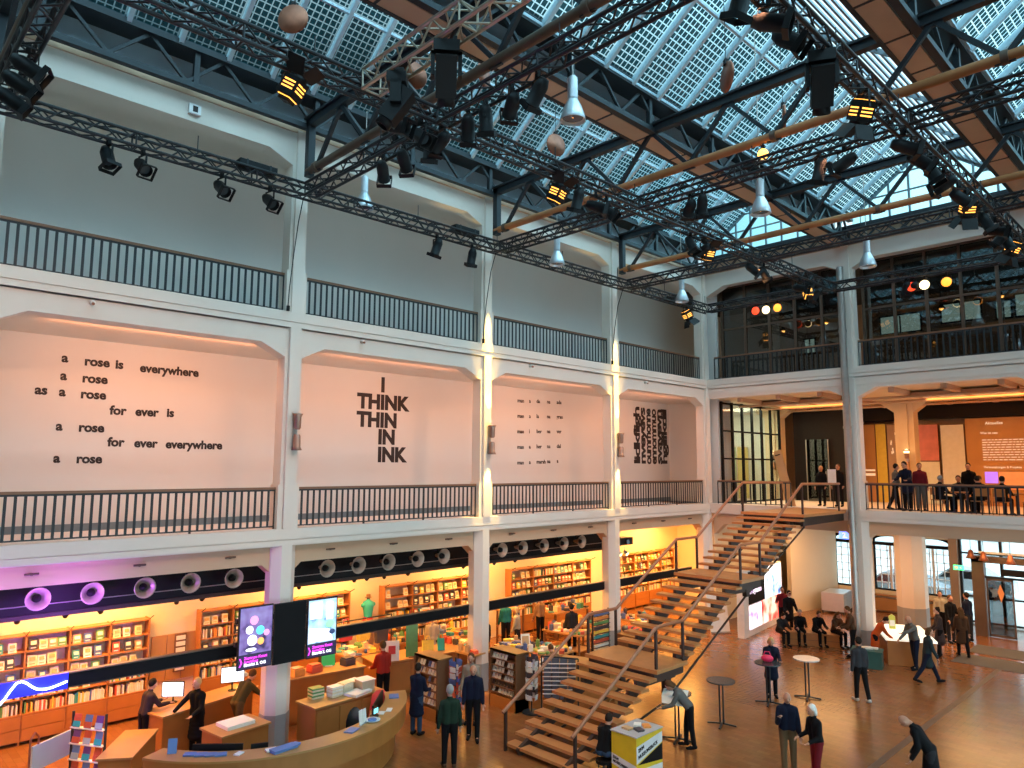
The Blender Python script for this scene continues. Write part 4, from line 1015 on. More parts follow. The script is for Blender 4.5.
struct('floor_mat_1', MB().box((8.45, 1.0, 0), (12, 2.5, .012)), 'mat_dark'); struct('floor_mat_2', MB().box((8.45, 2.9, 0), (12, 4.4, .012)), 'mat_dark')
# small blue and white sign screen under the stair head
o = thing('info_screen', 'small blue and white lit sign under the stair head', 'sign', (5.25, .9, 4.02)); mat('blue_sign', (.1, .2, .9), .4, emit=(.15, .25, 1), estr=2)
MB().box((-.28, -.04, -.15), (.28, .04, .15)).build('sign_body', 'blue_sign', o); q = text_mesh('sign_text', '2.1', .26, 'lb_pale', .02, 'CENTER'); q.parent = o; q.rotation_euler = (math.pi/2, 0, 0); q.location = (0, -.045, -.09); MB().tube((0, 0, .15), (0, 0, .3), .012).build('rod', 'steel_dark', o)

# outside: paving, two parked cars and a pale building
mat('paving_pale', (.75, .75, .74), .7)
struct('ground_outside', MB().box((-30, 8.9, -.2), (40, 45, -.02)), 'paving_pale')
mat('car_grey', (.22, .25, .3), .25, .4); mat('car_silver', (.5, .53, .56), .25, .4); mat('facade_pale', (.80, .82, .83), .7)
def car(x, y, k, lb, rz=0):
    o = thing('parked_car', lb, 'car', (x, y, -.02), rz)
    body = [(-2.1, .35), (-2.05, .75), (-1.2, .9), (-.6, 1.38), (.8, 1.4), (1.5, .95), (2.1, .82), (2.15, .35)]
    MB().prism(body, -.85, .85, lambda a, z, d: (a, d, z)).build('car_body', k, o)
    MB().prism([(-1.05, .92), (-.55, 1.3), (.75, 1.32), (1.3, .95)], -.86, .86, lambda a, z, d: (a, d, z)).build('side_window', 'black', o)
    for wx in (-1.3, 1.3):
        for wy in (-.82, .82): MB().tube((wx, wy-.06, .32), (wx, wy+.06, .32), .32, n=18).build('wheel', 'can_black', o)
car(3.3, 12.5, 'car_grey', 'dark grey car parked outside, seen through the middle arched window'); car(5.2, 16.5, 'car_silver', 'silver car parked farther off, seen through the arched windows')
o = thing('neighbour_building', 'pale building across the street outside the windows', 'building', (-10, 36, -.02))
MB().box((0, 0, 0), (40, 6, 7)).build('facade', 'facade_pale', o)
for k in range(12):
    for z in (1.2, 4.4): MB().box((1.5+3.2*k, -.06, z), (3.3+3.2*k, 0, z+1.9)).build('window', 'skirting', o)

# ------------------------------------------------------------------ bookshop
# horn speakers hung along the front of the shop ceiling
def make_horn():
    t = thing('horn_speaker', 'proto', 'speaker')
    MB().lathe([(.05, -.26), (.07, -.10), (.13, .0), (.21, .10), (.225, .12), (.20, .11), (.12, .0), (.05, -.06)], 22, (0, 0, 0), (1, 0, 0)).build('horn', 'horn_metal', t)
    MB().lathe([(0, .10), (.07, .06), (.085, -.02)], 14, (.0, 0, 0), (1, 0, 0)).build('driver', 'can_black', t)
    MB().box((-.2, -.02, .05), (-.16, .02, .34)).box((-.3, -.03, -.07), (-.2, .03, .07)).build('bracket', 'can_black', t)
    return t
mat('horn_metal', (.50, .40, .32), .4, .4, nscale=5)
horn = make_horn(); horn_used = False
for ys, bay in (([-25.05, -24.09, -23.13, -22.12, -21.16, -20.17], 'leftmost bay, tinted purple'), ([-17.72, -16.79, -15.83, -14.83, -13.87], 'bay right of the display screens'), ([-11.5, -10.57, -9.56, -8.55, -7.6], 'bay nearest the staircase')):
    for i, y in enumerate(ys):
        o = dup(horn) if horn_used else horn; horn_used = True
        o.location = (-.78, y, 3.9); o['category'] = 'speaker'; o['group'] = 'horn speakers in the '+bay
        o['label'] = 'horn speaker, %s, %s from the left' % (bay, ORD[i])
bulb('purple_glow', (-.02, -23.6, 3.5), 110, (.42, .10, 1.0), .15); bulb('purple_glow', (.1, -25.2, 3.6), 70, (.45, .12, 1.0), .15)
# dark shutter rail across the shop front
for y0, y1, nm in ((-31.9, -19.56, 'left part with the blue neon'), (-18.84, -13.16, 'middle part beside the display screens'), (-12.44, -6.76, 'part right of the second column'), (-6.04, -1.0, 'far part behind the staircase')):
    o = thing('shutter_rail', 'long dark horizontal rail across the bookshop front, '+nm, 'rail', (-.4, y0, 2.2))
    MB().box((-.06, 0, 0), (.06, y1-y0, .25)).build('rail_body', 'black', o); MB().box((-.075, 0, .25), (.075, y1-y0, .275)).box((-.03, 0, -.03), (.03, y1-y0, 0)).build('cap_strip', 'steel_brown', o)
o = thing('neon_sign', 'blue lit board with white wavy neon line on the shutter rail', 'sign', (-.33, -26.6, 2.2))
MB().box((0, 0, -.02), (.03, 3.05, .28)).build('board', 'blue_led', o)  # blue light falling on the rail, put in as a glowing strip
pts = [(.06, 1.9+.08*i, z) for i, z in enumerate([.22, .22, .19, .10, -.02, -.10, -.13, -.10, .0, .14, .25, .27, .22, .14, .08, .06, .05, .06, .08, .10, .13])]
MB().path([(x, .0+(y-1.9)*1.05+1.35, z) for x, y, z in pts], .018, 8).build('neon_tube', 'neon', o)
bulb('neon_glow', (.15, -24.2, 2.35), 10, (.15, .2, 1), .2)
# track spots under the shop ceiling
def make_track():
    t = thing('track_spot', 'proto', 'lamp')
    MB().box((-.03, -.05, -.03), (.03, .05, 0)).tube((0, 0, -.03), (0, 0, -.14), .012).build('mount', 'can_black', t)
    MB().tube((.02, 0, -.12), (-.16, .05, -.26), .045, .06, 12).build('lamp_body', 'can_black', t); MB().tube((-.16, .05, -.26), (-.163, .051, -.263), .052, n=12).build('lens', 'glow_white', t)
    return t
trk = make_track(); first = True
for i, (y, bay) in enumerate([(-24.0, 'leftmost bay'), (-23.0, 'leftmost bay'), (-22.4, 'leftmost bay'), (-20.6, 'leftmost bay'), (-19.9, 'leftmost bay'), (-17.3, 'bay right of the screens'), (-15.4, 'bay right of the screens'), (-14.9, 'bay right of the screens'), (-14.4, 'bay right of the screens'), (-13.4, 'bay right of the screens'), (-11.0, 'bay nearest the stairs'), (-10.3, 'bay nearest the stairs'), (-9.6, 'bay nearest the stairs'), (-8.5, 'bay nearest the stairs')]):
    o = trk if first else dup(trk); first = False
    o.location = (-3.0, y, 3.32); o.rotation_euler = (0, 0, .5*math.sin(i*2.1)); o['category'] = 'lamp'; o['group'] = 'track spots, '+bay
    o['label'] = 'small black track spot aimed at the bookshelves, '+bay
for y0, y1, nm in ((-31, -19, 'leftmost bay'), (-18.6, -13, 'bay right of the screens'), (-12.4, -7, 'bay nearest the stairs')):
    o = thing('lamp_track', 'thin black lamp track under the shop ceiling, '+nm, 'lamp track', (-3.0, y0, 3.32)); MB().box((-.02, 0, 0), (.02, y1-y0, .035)).build('track', 'can_black', o)
    hg = MB(); [hg.tube((0, k*1.5+.2, .03), (0, k*1.5+.2, .88), .006, n=5) for k in range(int((y1-y0)/1.5))]; hg.build('hanger', 'can_black', o)

# wall bookcases with their books
mat('case_wood', (.42, .17, .05), .45, nscale=3, namt=.2)
LV = [.70, 1.05, 1.40, 1.76, 2.13, 2.50]
CASES = [([-26.3, -25.35, -24.42, -23.5, -22.58, -21.68, -20.75], 'left of the display screens'), ([-19.4, -18.5, -17.6, -16.65, -15.7, -14.7], 'behind the display screens'),
         ([-13.35, -12.2, -11.1, -10.0, -8.9], 'between the first two columns'), ([-7.45, -6.2, -5.0, -3.8, -2.6], 'between the second and third columns'), ([-.5, .6, 1.7, 2.8, 3.9], 'at the far end behind the stairs')]
bcols = {'book_cream': (.80, .70, .50), 'book_white': (.85, .82, .74), 'book_red': (.62, .10, .05), 'book_teal': (.05, .32, .34), 'book_yellow': (.85, .60, .08), 'book_dark': (.06, .05, .06), 'book_green': (.12, .30, .10), 'book_orange': (.80, .30, .06), 'book_blue': (.08, .14, .36), 'book_tan': (.55, .34, .16)}
for k, c in bcols.items(): mat(k, c, .5, nscale=14, namt=.2)
BK = list(bcols)
def book_mesh(k, face):
    m = MB()
    if face:   # standing face out, leaning back a little
        w, h, d = .17, .235, .03; lean = .05
        m.m(0)._add([(0, -w/2, 0), (0, w/2, 0), (-d, w/2, 0), (-d, -w/2, 0), (-lean, -w/2, h), (-lean, w/2, h), (-lean-d, w/2, h), (-lean-d, -w/2, h)], [(0,1,5,4), (1,2,6,5), (2,3,7,6), (3,0,4,7), (4,5,6,7), (0,3,2,1)])
        m.m(1)._add([(.003, -w*.32, .12), (.003, w*.32, .12), (-.022, w*.32, .2), (-.022, -w*.32, .2)], [(0, 1, 2, 3)])
        m.m(1)._add([(.003, -w*.3, .04), (.003, w*.3, .04), (.0, w*.3, .06), (.0, -w*.3, .06)], [(0, 1, 2, 3)])
    else:      # spine out
        w, h, d = .035, .24, .17
        m.m(0).box((-d, -w/2, 0), (0, -w/2+.004, h)).box((-d, w/2-.004, 0), (0, w/2, h)).box((-.004, -w/2, 0), (.002, w/2, h))
        m.m(1).box((-d+.006, -w/2+.004, .005), (-.004, w/2-.004, h-.006)).box((.002, -w*.3, .15), (.004, w*.3, .2))
    return m.mesh('book', [k, 'paper' if k != 'book_white' and k != 'book_cream' else 'book_tan'])
BF = {k: book_mesh(k, True) for k in BK}; BS = {k: book_mesh(k, False) for k in BK}
books = []
XF = -4.42
for ci, (ys, nm) in enumerate(CASES):
    o = thing('bookcase', 'long wooden wall bookcase full of books, '+nm, 'bookcase', (-4.76, ys[0], 0))
    D = .34
    for y in ys: MB().box((0, y-ys[0]-.018, 0), (D, y-ys[0]+.018, 2.52)).build('upright', 'case_wood', o)
    for z in LV[1:]: MB().box((.0, 0, z-.03), (D, ys[-1]-ys[0], z)).build('shelf', 'case_wood', o)
    for a, c in zip(ys, ys[1:]):
        cb = MB().box((0.02, a-ys[0]+.02, .08), (D+.02, c-ys[0]-.02, .68)).box((0, a-ys[0], .67), (D+.03, c-ys[0], .70)).build('base_cabinet', 'wood', o)
        for z0, z1 in ((.10, .36), (.38, .64)): MB().box((D+.02, a-ys[0]+.04, z0), (D+.035, c-ys[0]-.04, z1)).build('drawer', 'wood', cb)
    br2 = MB()
    for y in ys: br2.tube((D-.02, y-ys[0], 2.5), (D+.25, y-ys[0], 2.62), .012, n=6)
    for y in ys: MB().tube((D-.02, y-ys[0], 2.5), (D+.25, y-ys[0], 2.62), .012, n=6).build('lamp_arm', 'can_black', o)
    for a, c in zip(ys, ys[1:]):
        for li, z in enumerate(LV[:-1]):
            y = a+.06
            if li <= 1 and rnd.random() < .85 or rnd.random() < .12:
                while y < c-.07:
                    if rnd.random() < .93: books.append((XF-.02, y+.02, z, rnd.choice(BK[:2]*4+BK), False, nm, li))
                    y += .042+(.05 if rnd.random() < .06 else 0)
            else:
                while y < c-.2:
                    if rnd.random() < .9: books.append((XF-.03, y+.1, z, rnd.choice(BK[:2]*3+BK), True, nm, li))
                    y += .19+.1*rnd.random()
TIER = ['bottom shelf', 'second shelf from below', 'middle shelf', 'second shelf from above', 'top shelf']
cpos = cam.matrix_world.translation
books.sort(key=lambda b: ((Vector(b[:3])-cpos).length)*(1.0 if b[4] else 2.4))
for b in books[:295]:
    o = bpy.data.objects.new('book', (BF if b[4] else BS)[b[3]]); COL.objects.link(o); o.location = b[:3]; o.scale = (1, .9+.25*rnd.random(), .85+.3*rnd.random())
    kind = 'face-out book' if b[4] else 'spine-out book'
    tag(o, '%s, %s, bookcase %s' % (kind, TIER[b[6]], b[5]), 'book', 'books on the %s, %s, %s' % (TIER[b[6]], 'face out' if b[4] else 'spine out', b[5]))
rest = MB(); idx = {k: i for i, k in enumerate(BK)}
for b in books[295:]:
    x, y, z = b[:3]; h = .2+.06*rnd.random()
    rest.m(idx[b[3]])
    if b[4]: rest._add([(x, y-.085, z), (x, y+.085, z), (x-.05, y+.085, z+h), (x-.05, y-.085, z+h), (x-.03, y-.085, z), (x-.03, y+.085, z), (x-.08, y+.085, z+h), (x-.08, y-.085, z+h)], [(0,1,2,3), (4,7,6,5), (0,3,7,4), (1,5,6,2), (3,2,6,7), (0,4,5,1)])
    else: rest.box((x-.17, y-.017, z), (x, y+.017, z+h))
tag(rest.build('book', BK), 'rows of small distant books filling the rest of the wall bookcases', 'books', kind='stuff')

# things on the back wall between the bookcases
o = thing('wall_panel', 'tall pale wall panels between the bookcases left of the screens', 'panel', (-4.76, -20.6, .75))
for k in range(3): MB().box((0, .02+.4*k, 0), (.05, .40+.4*k, 1.2)).build('panel_board', 'wood_light', o)
o = thing('card_strip', 'narrow strip of postcards on the wall left of the screens', 'card rack', (-4.69, -20.0, .95)); MB().box((0, 0, 0), (.04, .3, 1.0)).build('strip_board', 'wood_dark', o)
for k in range(6): MB().box((.04, .03, .04+.16*k), (.06, .27, .15+.16*k)).build('postcard', 'paper', o)
o = thing('mannequin', 'headless shop mannequin in a teal top and red skirt by the bookshelf', 'mannequin', (-4.35, -14.05, .7))
MB().tube((0, 0, 0), (0, 0, .7), .03).tube((0, 0, 0), (0, 0, .03), .2, n=18).build('stand', 'steel_dark', o)
mat('teal_cloth', (.03, .42, .42), .7); mat('red_cloth', (.6, .05, .05), .7)
MB().lathe([(.13, .95), (.15, 1.1), (.19, 1.3), (.17, 1.42), (.06, 1.48), (.05, 1.52)], 18).ball((0, -.2, 1.33), .07, 10).ball((0, .2, 1.33), .07, 10).build('top_garment', 'teal_cloth', o)
MB().lathe([(.13, .96), (.19, .8), (.2, .55), (.18, .55)], 18).build('skirt', 'red_cloth', o); MB().lathe([(.05, 1.5), (.06, 1.56), (.12, 1.57), (.07, 1.58), (.07, 1.66), (0, 1.67)], 14).build('hat', 'wood_dark', o)

mat('c_purple_f', (.14, .05, .25), .6)
# reception desk: big curved counter around the first column
cx, cy_, RO = -.19, -19.63, 3.34
dk = thing('reception_desk', 'long curved wooden reception desk around the column with the screens', 'desk', (cx, cy_, 0))
def arc(r0, r1, z0, z1, a0, a1, n=28, name=None, k='wood'):
    m = MB()
    for i in range(n):
        t0 = R(a0+(a1-a0)*i/n); t1 = R(a0+(a1-a0)*(i+1)/n)
        m.prism([(r0*math.cos(t0), r0*math.sin(t0)), (r1*math.cos(t0), r1*math.sin(t0)), (r1*math.cos(t1), r1*math.sin(t1)), (r0*math.cos(t1), r0*math.sin(t1))], z0, z1, lambda a, b2, z: (a, b2, z))
    return m.build(name, k, dk)
arc(2.85, 3.36, 1.06, 1.10, -63, 63, name='worktop', k='wood_light')
arc(3.26, 3.34, .66, 1.06, -63, 63, name='upper_front', k='wood')
arc(3.02, 3.10, .0, .66, -63, 63, name='lower_front', k='wood')
arc(2.5, 3.02, .70, .74, -60, 60, name='inner_shelf', k='wood_dark')
arc(2.92, 3.0, .1, .7, -60, 60, name='inner_front', k='wood_dark')
def on_desk(deg, r=3.05): return (cx+r*math.cos(R(deg)), cy_+r*math.sin(R(deg)), 1.1)
mat('leaf_blue', (.12, .22, .50), .5); mat('screen_white', (.8, .85, .9), .3, emit=(.8, .92, 1), estr=1.4); mat('screen_cyan', (.2, .7, .8), .3, emit=(.2, .8, .9), estr=1.2)
def stack(p, rz, label, k='leaf_blue', n=3, sz=(.15, .21)):
    o = thing('leaflet_stack', label, 'leaflets', p, rz)
    for i in range(n): MB().box((-sz[0]/2+.006*i, -sz[1]/2, .012*i), (sz[0]/2+.006*i, sz[1]/2, .012*i+.011)).build('leaflet', k, o)
    return o
for i, d in enumerate((-49, -45, -41.5, -38)): stack(on_desk(d), R(d)+.2, 'small stack of blue leaflets on the left curve of the reception desk, %s of four' % ORD[i])
stack(on_desk(-21), -.2, 'white leaflet stack on the reception desk in front of the column', 'white'); stack(on_desk(-17, 3.1), .1, 'wide spread of blue leaflets on the desk right before the column', n=5, sz=(.22, .5)); stack(on_desk(-13, 3.0), .3, 'second pile of blue leaflets beside the column foot', n=4)
stack(on_desk(11), .5, 'pair of dark blue booklets on the desk right of the column', n=2, sz=(.2, .3)); stack(on_desk(55), 1.0, 'grey-blue booklet lying on the far end of the reception desk', n=2, sz=(.22, .3))
stack(on_desk(-32, 3.05), .5, 'small white note pad on the reception desk', 'white', 2, (.12, .16)); stack(on_desk(37, 3.1), .8, 'white paper sheet on the right part of the desk', 'white', 2, (.12, .2)); stack(on_desk(33, 3.0), .7, 'second white paper sheet on the right part of the desk', 'white', 1, (.14, .2))
o = thing('leaflet_holder', 'upright blue leaflet standing at the left end of the reception desk', 'leaflet', on_desk(-56)); MB().bar((0, 0, .0), (-.05, .03, .26), .16, .02, (1, -.5, 0)).build('leaflet', 'leaf_blue', o); MB().bar((-.02, .01, 0), (-.10, .06, .01), .15, .01).build('foot', 'leaf_blue', o)
o = thing('menu_stand', 'small upright photo card stand on the reception desk', 'card stand', on_desk(19, 2.98), .5); MB().bar((0, -.07, 0), (-.03, -.07, .3), .14, .012, (1, 0, 0)).bar((0, .08, 0), (-.03, .08, .28), .14, .012, (1, 0, 0)).build('card', 'paper', o); MB().box((-.04, -.15, 0), (.03, .16, .015)).build('foot', 'alu', o)
o = thing('plate', 'white round plate with a blue cloth on the reception desk', 'plate', on_desk(23.5, 3.05)); MB().lathe([(0, 0), (.1, .0), (.17, .025), (.17, .032), (.1, .012), (0, .012)], 24).build('plate_body', 'white', o); MB().ball((0, 0, .03), .1, 12, (1, 1, .35)).build('cloth', 'leaf_blue', o)
def monitor(name, label, p, rz, w, h, back=False, k='screen_white', post=.14):
    o = thing(name, label, 'monitor', p, rz)    # screen faces +x
    MB().box((-.02, -w/2, post), (.02, w/2, post+h)).build('housing', 'can_black', o)
    MB().box((.02, -w/2+.015, post+.015), (.023, w/2-.015, post+h-.015)).build('screen', k, o)
    MB().tube((-.03, 0, .01), (-.03, 0, post+.1), .02).tube((-.02, 0, 0), (-.02, 0, .015), .1, n=16).build('stand', 'can_black', o)
    return o
monitor('monitor', 'wide black monitor seen from behind at the left of the reception desk', (cx+2.75*math.cos(R(-41)), cy_+2.75*math.sin(R(-41)), .74), R(139), .95, .32)
monitor('monitor', 'small black monitor seen from behind next to the column foot', (cx+2.75*math.cos(R(-25)), cy_+2.75*math.sin(R(-25)), .74), R(155), .32, .28)
monitor('monitor', 'wide black monitor on the right inner curve of the desk', (cx+2.72*math.cos(R(46)), cy_+2.72*math.sin(R(46)), .74), R(226), 1.2, .34)
monitor('card_terminal', 'small cyan-lit terminal screen on the right of the reception desk', on_desk(29, 2.95), R(20), .18, .13, k='screen_cyan', post=.05)
o = thing('office_chair', 'black office chair behind the right part of the reception desk', 'chair', (cx+2.1*math.cos(R(35)), cy_+2.1*math.sin(R(35)), 0), R(200))
MB().obox((0, 0, .5), (.48, .5, .08)).build('seat', 'can_black', o); MB().ball((-.24, 0, .86), .26, 14, (.22, 1, 1.2)).build('backrest', 'can_black', o); MB().tube((0, 0, .1), (0, 0, .47), .03).build('column_tube', 'steel_dark', o)
for k in range(5): MB().bar((0, 0, .1), (.3*math.cos(R(72*k)), .3*math.sin(R(72*k)), .06), .05, .04).ball((.3*math.cos(R(72*k)), .3*math.sin(R(72*k)), .03), .03, 8).build('leg', 'steel_dark', o)
o = thing('red_coat', 'red coat hung over a chair behind the reception desk', 'coat', (.95, -17.1, 0), .3)
MB().lathe([(.30, .32), (.27, .6), (.22, .85), (.2, 1.0), (.1, 1.1), (0, 1.12)], 16).build('coat_cloth', 'red_cloth', o); MB().tube((0, 0, 0), (0, 0, 1.0), .02).box((-.2, -.2, 0), (.2, .2, .03)).build('chair_frame', 'steel_dark', o)

# staff counters
def counter(label, x0, x1, y0, y1, h, rz=0, loc=(0, 0), drawers=0, k='wood'):
    o = thing('counter', label, 'counter', (loc[0], loc[1], 0), rz)
    MB().box((x0, y0, .06), (x1, y1, h-.04)).box((x0+.04, y0+.04, 0), (x1-.04, y1-.04, .06)).build('counter_body', k, o)
    MB().box((x0-.04, y0-.04, h-.04), (x1+.04, y1+.04, h)).build('worktop', 'wood_light', o)
    for i in range(drawers):
        a = y0+(y1-y0)*i/drawers; c = y0+(y1-y0)*(i+1)/drawers
        MB().box((x1, a+.03, .1), (x1+.02, c-.03, h-.1)).build('cupboard_door', k, o)
    return o
counter('wooden register counter between the clerk and the woman in black', -.35, .35, -1.2, 1.2, .98, R(14), (-1.75, -20.35), 0)
counter('wooden cupboard counter with open shelves right behind the column', -.38, .38, -.92, 1.0, .95, R(4), (.16, -17.75), 3)
counter('wooden counter left of the column with papers on it', -.4, .4, -.55, .55, .92, R(8), (.32, -20.4), 0)
counter('tall wooden till counter in front of the seated clerk by the red jacket', -.35, .35, -1.15, 1.05, 1.15, R(-6), (-1.5, -17.3), 0)
counter('long wooden sales counter covered with posters and bags', -.5, .5, -1.55, 1.6, .98, R(-10), (-1.75, -13.95), 3)
counter('low wooden desk strip at the left by the whiteboard', -.3, .3, -.75, .75, .85, R(55), (-.35, -22.35), 0)
monitor('monitor', 'lit computer screen beside the left clerk', (-1.95, -20.95, .98), R(-40), .5, .34)
monitor('monitor', 'bright white computer screen left of the column', (-1.9, -19.55, .98), R(-20), .55, .38, post=.2)
monitor('monitor', 'bright white computer screen right of the column', (-2.1, -18.0, 1.15), R(-20), .52, .36, post=.2)
o = thing('desk_lamp', 'bright warm desk lamp glowing left of the column', 'lamp', (-2.0, -19.3, .98)); mat('lamp_glow', (1, .8, .4), .4, emit=(1, .72, .3), estr=8)
MB().lathe([(.06, .42), (.2, .3), (.19, .3), (.05, .4)], 18).tube((0, 0, 0), (0, 0, .42), .012).tube((0, 0, 0), (0, 0, .02), .08).build('lamp_shade', 'white', o); MB().ball((0, 0, .3), .09, 12).build('lamp_bulb', 'lamp_glow', o); bulb('desk_lamp_bulb', (-1.95, -19.3, 1.2), 18, (1, .7, .35))
# piles on the counters
def pile(name, label, cat, p, rz, items):
    o = thing(name, label, cat, p, rz)
    for a, c, k in items: MB().box(a, c).build({'paper': 'paper_stack', 'white': 'box_carton'}.get(k, 'item'), k, o)
mat('carton', (.55, .42, .28), .6)
for i, (x, y, dz, k, lb) in enumerate(((-.1, -18.25, 0, 'book_green', 'pile of green paperbacks behind the column'), (.1, -17.85, 0, 'book_white', 'pile of white paperbacks behind the column'), (.0, -17.5, 0, 'book_cream', 'pile of cream paperbacks near the cartons'))):
    o = thing('book_pile', lb, 'books', (x, y, .95), .1*i)
    for j in range(6): MB().box((-.12+.01*rnd.random(), -.16, .04*j), (.13, .15+.01*rnd.random(), .04*j+.036)).build('book', k if j % 2 else 'book_cream', o)
for i, (x, y, z, s, lb) in enumerate(((.18, -17.05, .95, .36, 'open carton on the counter behind the column'), (-.15, -17.15, .95, .26, 'small carton at the back of the counter behind the column'))):
    o = thing('carton', lb, 'carton', (x, y, z), .2*i); MB().box((-s/2, -s/2, 0), (s/2, s/2, s*.7)).build('carton_body', 'carton', o); MB().box((-s/2-.02, -s/2-.02, s*.7), (s/2+.02, s/2+.02, s*.74)).build('carton_lid', 'paper', o)
o = thing('newspaper_pile', 'pile of newspapers at the end of the counter near the red coat', 'newspapers', (.35, -17.35, .95), .3); [MB().box((-.2, -.3, .015*j), (.2, .3, .015*j+.014)).build('newspaper', 'paper', o) for j in range(4)]
o = thing('newspaper_pile', 'pile of papers on the counter left of the column', 'newspapers', (.3, -20.4, .92), .1); [MB().box((-.25, -.32, .015*j), (.25, .32, .015*j+.014)).build('newspaper', 'paper', o) for j in range(5)]
for y, k, lb in ((-17.9, 'book_orange', 'orange tin on the till counter'), (-17.4, 'book_red', 'red box on the till counter'), (-16.4, 'book_dark', 'dark cash register on the till counter')):
    o = thing('box' if 'register' not in lb else 'cash_register', lb+' by the seated clerk', 'box', (-1.45, y-.15, 1.15), .1); MB().box((-.14, -.16, 0), (.14, .16, .16)).build('box_body', k, o); MB().box((-.12, -.14, .16), (.1, .14, .2)).build('box_lid', k, o)
mat('green_glow', (.05, .7, .15), .5)
o = thing('poster_card', 'bright green cardboard sign beside the seated clerk', 'sign', (-1.7, -17.0, 1.15), -.3); MB().bar((0, 0, 0), (-.06, 0, .5), .36, .015, (1, 0, 0)).build('card', 'green_glow', o); MB().box((-.1, -.1, 0), (.08, .1, .012)).build('foot', 'paper', o)

# merchandise tables
def merch(label, p, rz, w, d, n, h=.85):
    o = thing('display_table', label, 'table', p, rz)
    MB().box((-w/2, -d/2, h-.05), (w/2, d/2, h)).build('tabletop', 'wood_light', o)
    for sx in (-1, 1):
        for sy in (-1, 1): MB().box((sx*(w/2-.06)-.03, sy*(d/2-.06)-.03, 0), (sx*(w/2-.06)+.03, sy*(d/2-.06)+.03, h-.05)).build('leg', 'wood_dark', o)
    MB().box((-w/2+.05, -d/2+.05, .28), (w/2-.05, d/2-.05, .31)).build('lower_shelf', 'wood', o)
    q = Matrix.Rotation(rz, 3, 'Z'); nx = max(2, int(w/.21)); ny = max(2, int(d/.22))
    for i in range(nx):
        for j in range(ny):
            if rnd.random() < .12: continue
            v = q @ Vector((-w/2+(i+.5)*w/nx+.03*(rnd.random()-.5), -d/2+(j+.5)*d/ny+.03*(rnd.random()-.5), 0))
            k = rnd.choice(BK); r_ = rnd.random()
            b = MB()
            if r_ < .5:
                hh = rnd.choice((.03, .06, .1)); b.box((-.08, -.11, 0), (.08, .11, hh)); nmm = 'book_pile'
            elif r_ < .75: b.lathe([(.0, 0), (.045, 0), (.05, .1), (.045, .1), (.04, .01)], 12).lathe([(.03, -.008), (.038, 0), (.03, .008)], 8, (.07, 0, .05), (0, 1, 0)); nmm = 'mug'
            else: b.box((-.07, -.05, 0), (.07, .05, .2)).tube((-.04, 0, .2), (.04, 0, .26), .008).tube((.04, 0, .26), (.05, 0, .2), .008); nmm = 'gift_bag'
            g = b.build(nmm, k); g.location = Vector(p)+v+Vector((0, 0, h)); g.rotation_euler = (0, 0, rnd.random()*6)
            wd = {'book_pile': 'stacked book', 'mug': 'small mug', 'gift_bag': 'small gift bag'}[nmm]
            tag(g, '%s %s on the %s' % (k[5:], wd, label.split(', ')[0]), {'book_pile': 'book', 'mug': 'mug', 'gift_bag': 'bag'}[nmm], '%s %ss on the %s' % (k[5:], wd, label.split(', ')[0]))
merch('big round-cornered sale table, in the middle of the shop left of the stairs', (-.15, -10.6, 0), .12, 2.4, 1.1, 1)
merch('back sale table, near the wall bookcase left of the second column', (-3.2, -11.4, 0), 0, 1.3, 1.0, 1, .95)
merch('narrow back sale table, near the mannequin', (-3.4, -13.6, 0), 0, 1.0, .9, 1, 1.0)
merch('dark corner sale table, beside the second column', (-1.9, -12.2, 0), .2, .9, .9, 1, .95)
merch('far sale table, behind the stair handrail', (-1.0, -8.0, 0), .1, 1.6, .9, 1)
merch('toy sale table, under the stairs by the third column', (-1.0, -4.6, 0), .05, 2.2, 1.0, 1)
merch('front low sale table, beside the card racks', (1.3, -11.6, 0), .1, 1.4, .8, 1, .75)
merch('crowded sale table, behind the sales counter', (-3.1, -15.2, 0), 0, 1.1, 1.3, 1, 1.0)
merch('small sale table, left of the magazine stand', (-1.6, -6.6, 0), 0, 1.0, .9, 1)
merch('wide sale table, in front of the second bookcase', (-3.3, -5.6, 0), 0, .9, 2.0, 1, .95)
merch('raised gift shelf, behind the crowded sale tables', (-3.7, -12.5, 0), 0, .7, 1.2, 1, 1.35)
merch('tall gift shelf, between the two teal and brown shoppers', (-3.7, -8.2, 0), 0, .6, 1.0, 1, 1.25)
merch('stepped gift shelf, right beside the sales counter', (-.4, -12.9, 0), .1, .8, .8, 1, 1.1)
for x, y, z, k, lb in ((-.35, -12.95, 1.12, 'book_red', 'small red and white poster on the stepped gift shelf'), (-3.65, -12.2, 1.37, 'book_orange', 'orange poster card on the raised gift shelf'), (-.2, -10.9, .87, 'book_tan', 'brown portrait card on the big sale table')):
    o = thing('poster_card', lb, 'poster', (x, y, z), -.4); MB().bar((0, 0, 0), (-.07, 0, .42), .3, .014, (1, 0, 0)).build('card', 'paper', o); MB().bar((-.0, 0, .1), (-.045, 0, .36), .22, .02, (1, 0, 0)).build('picture', k, o)
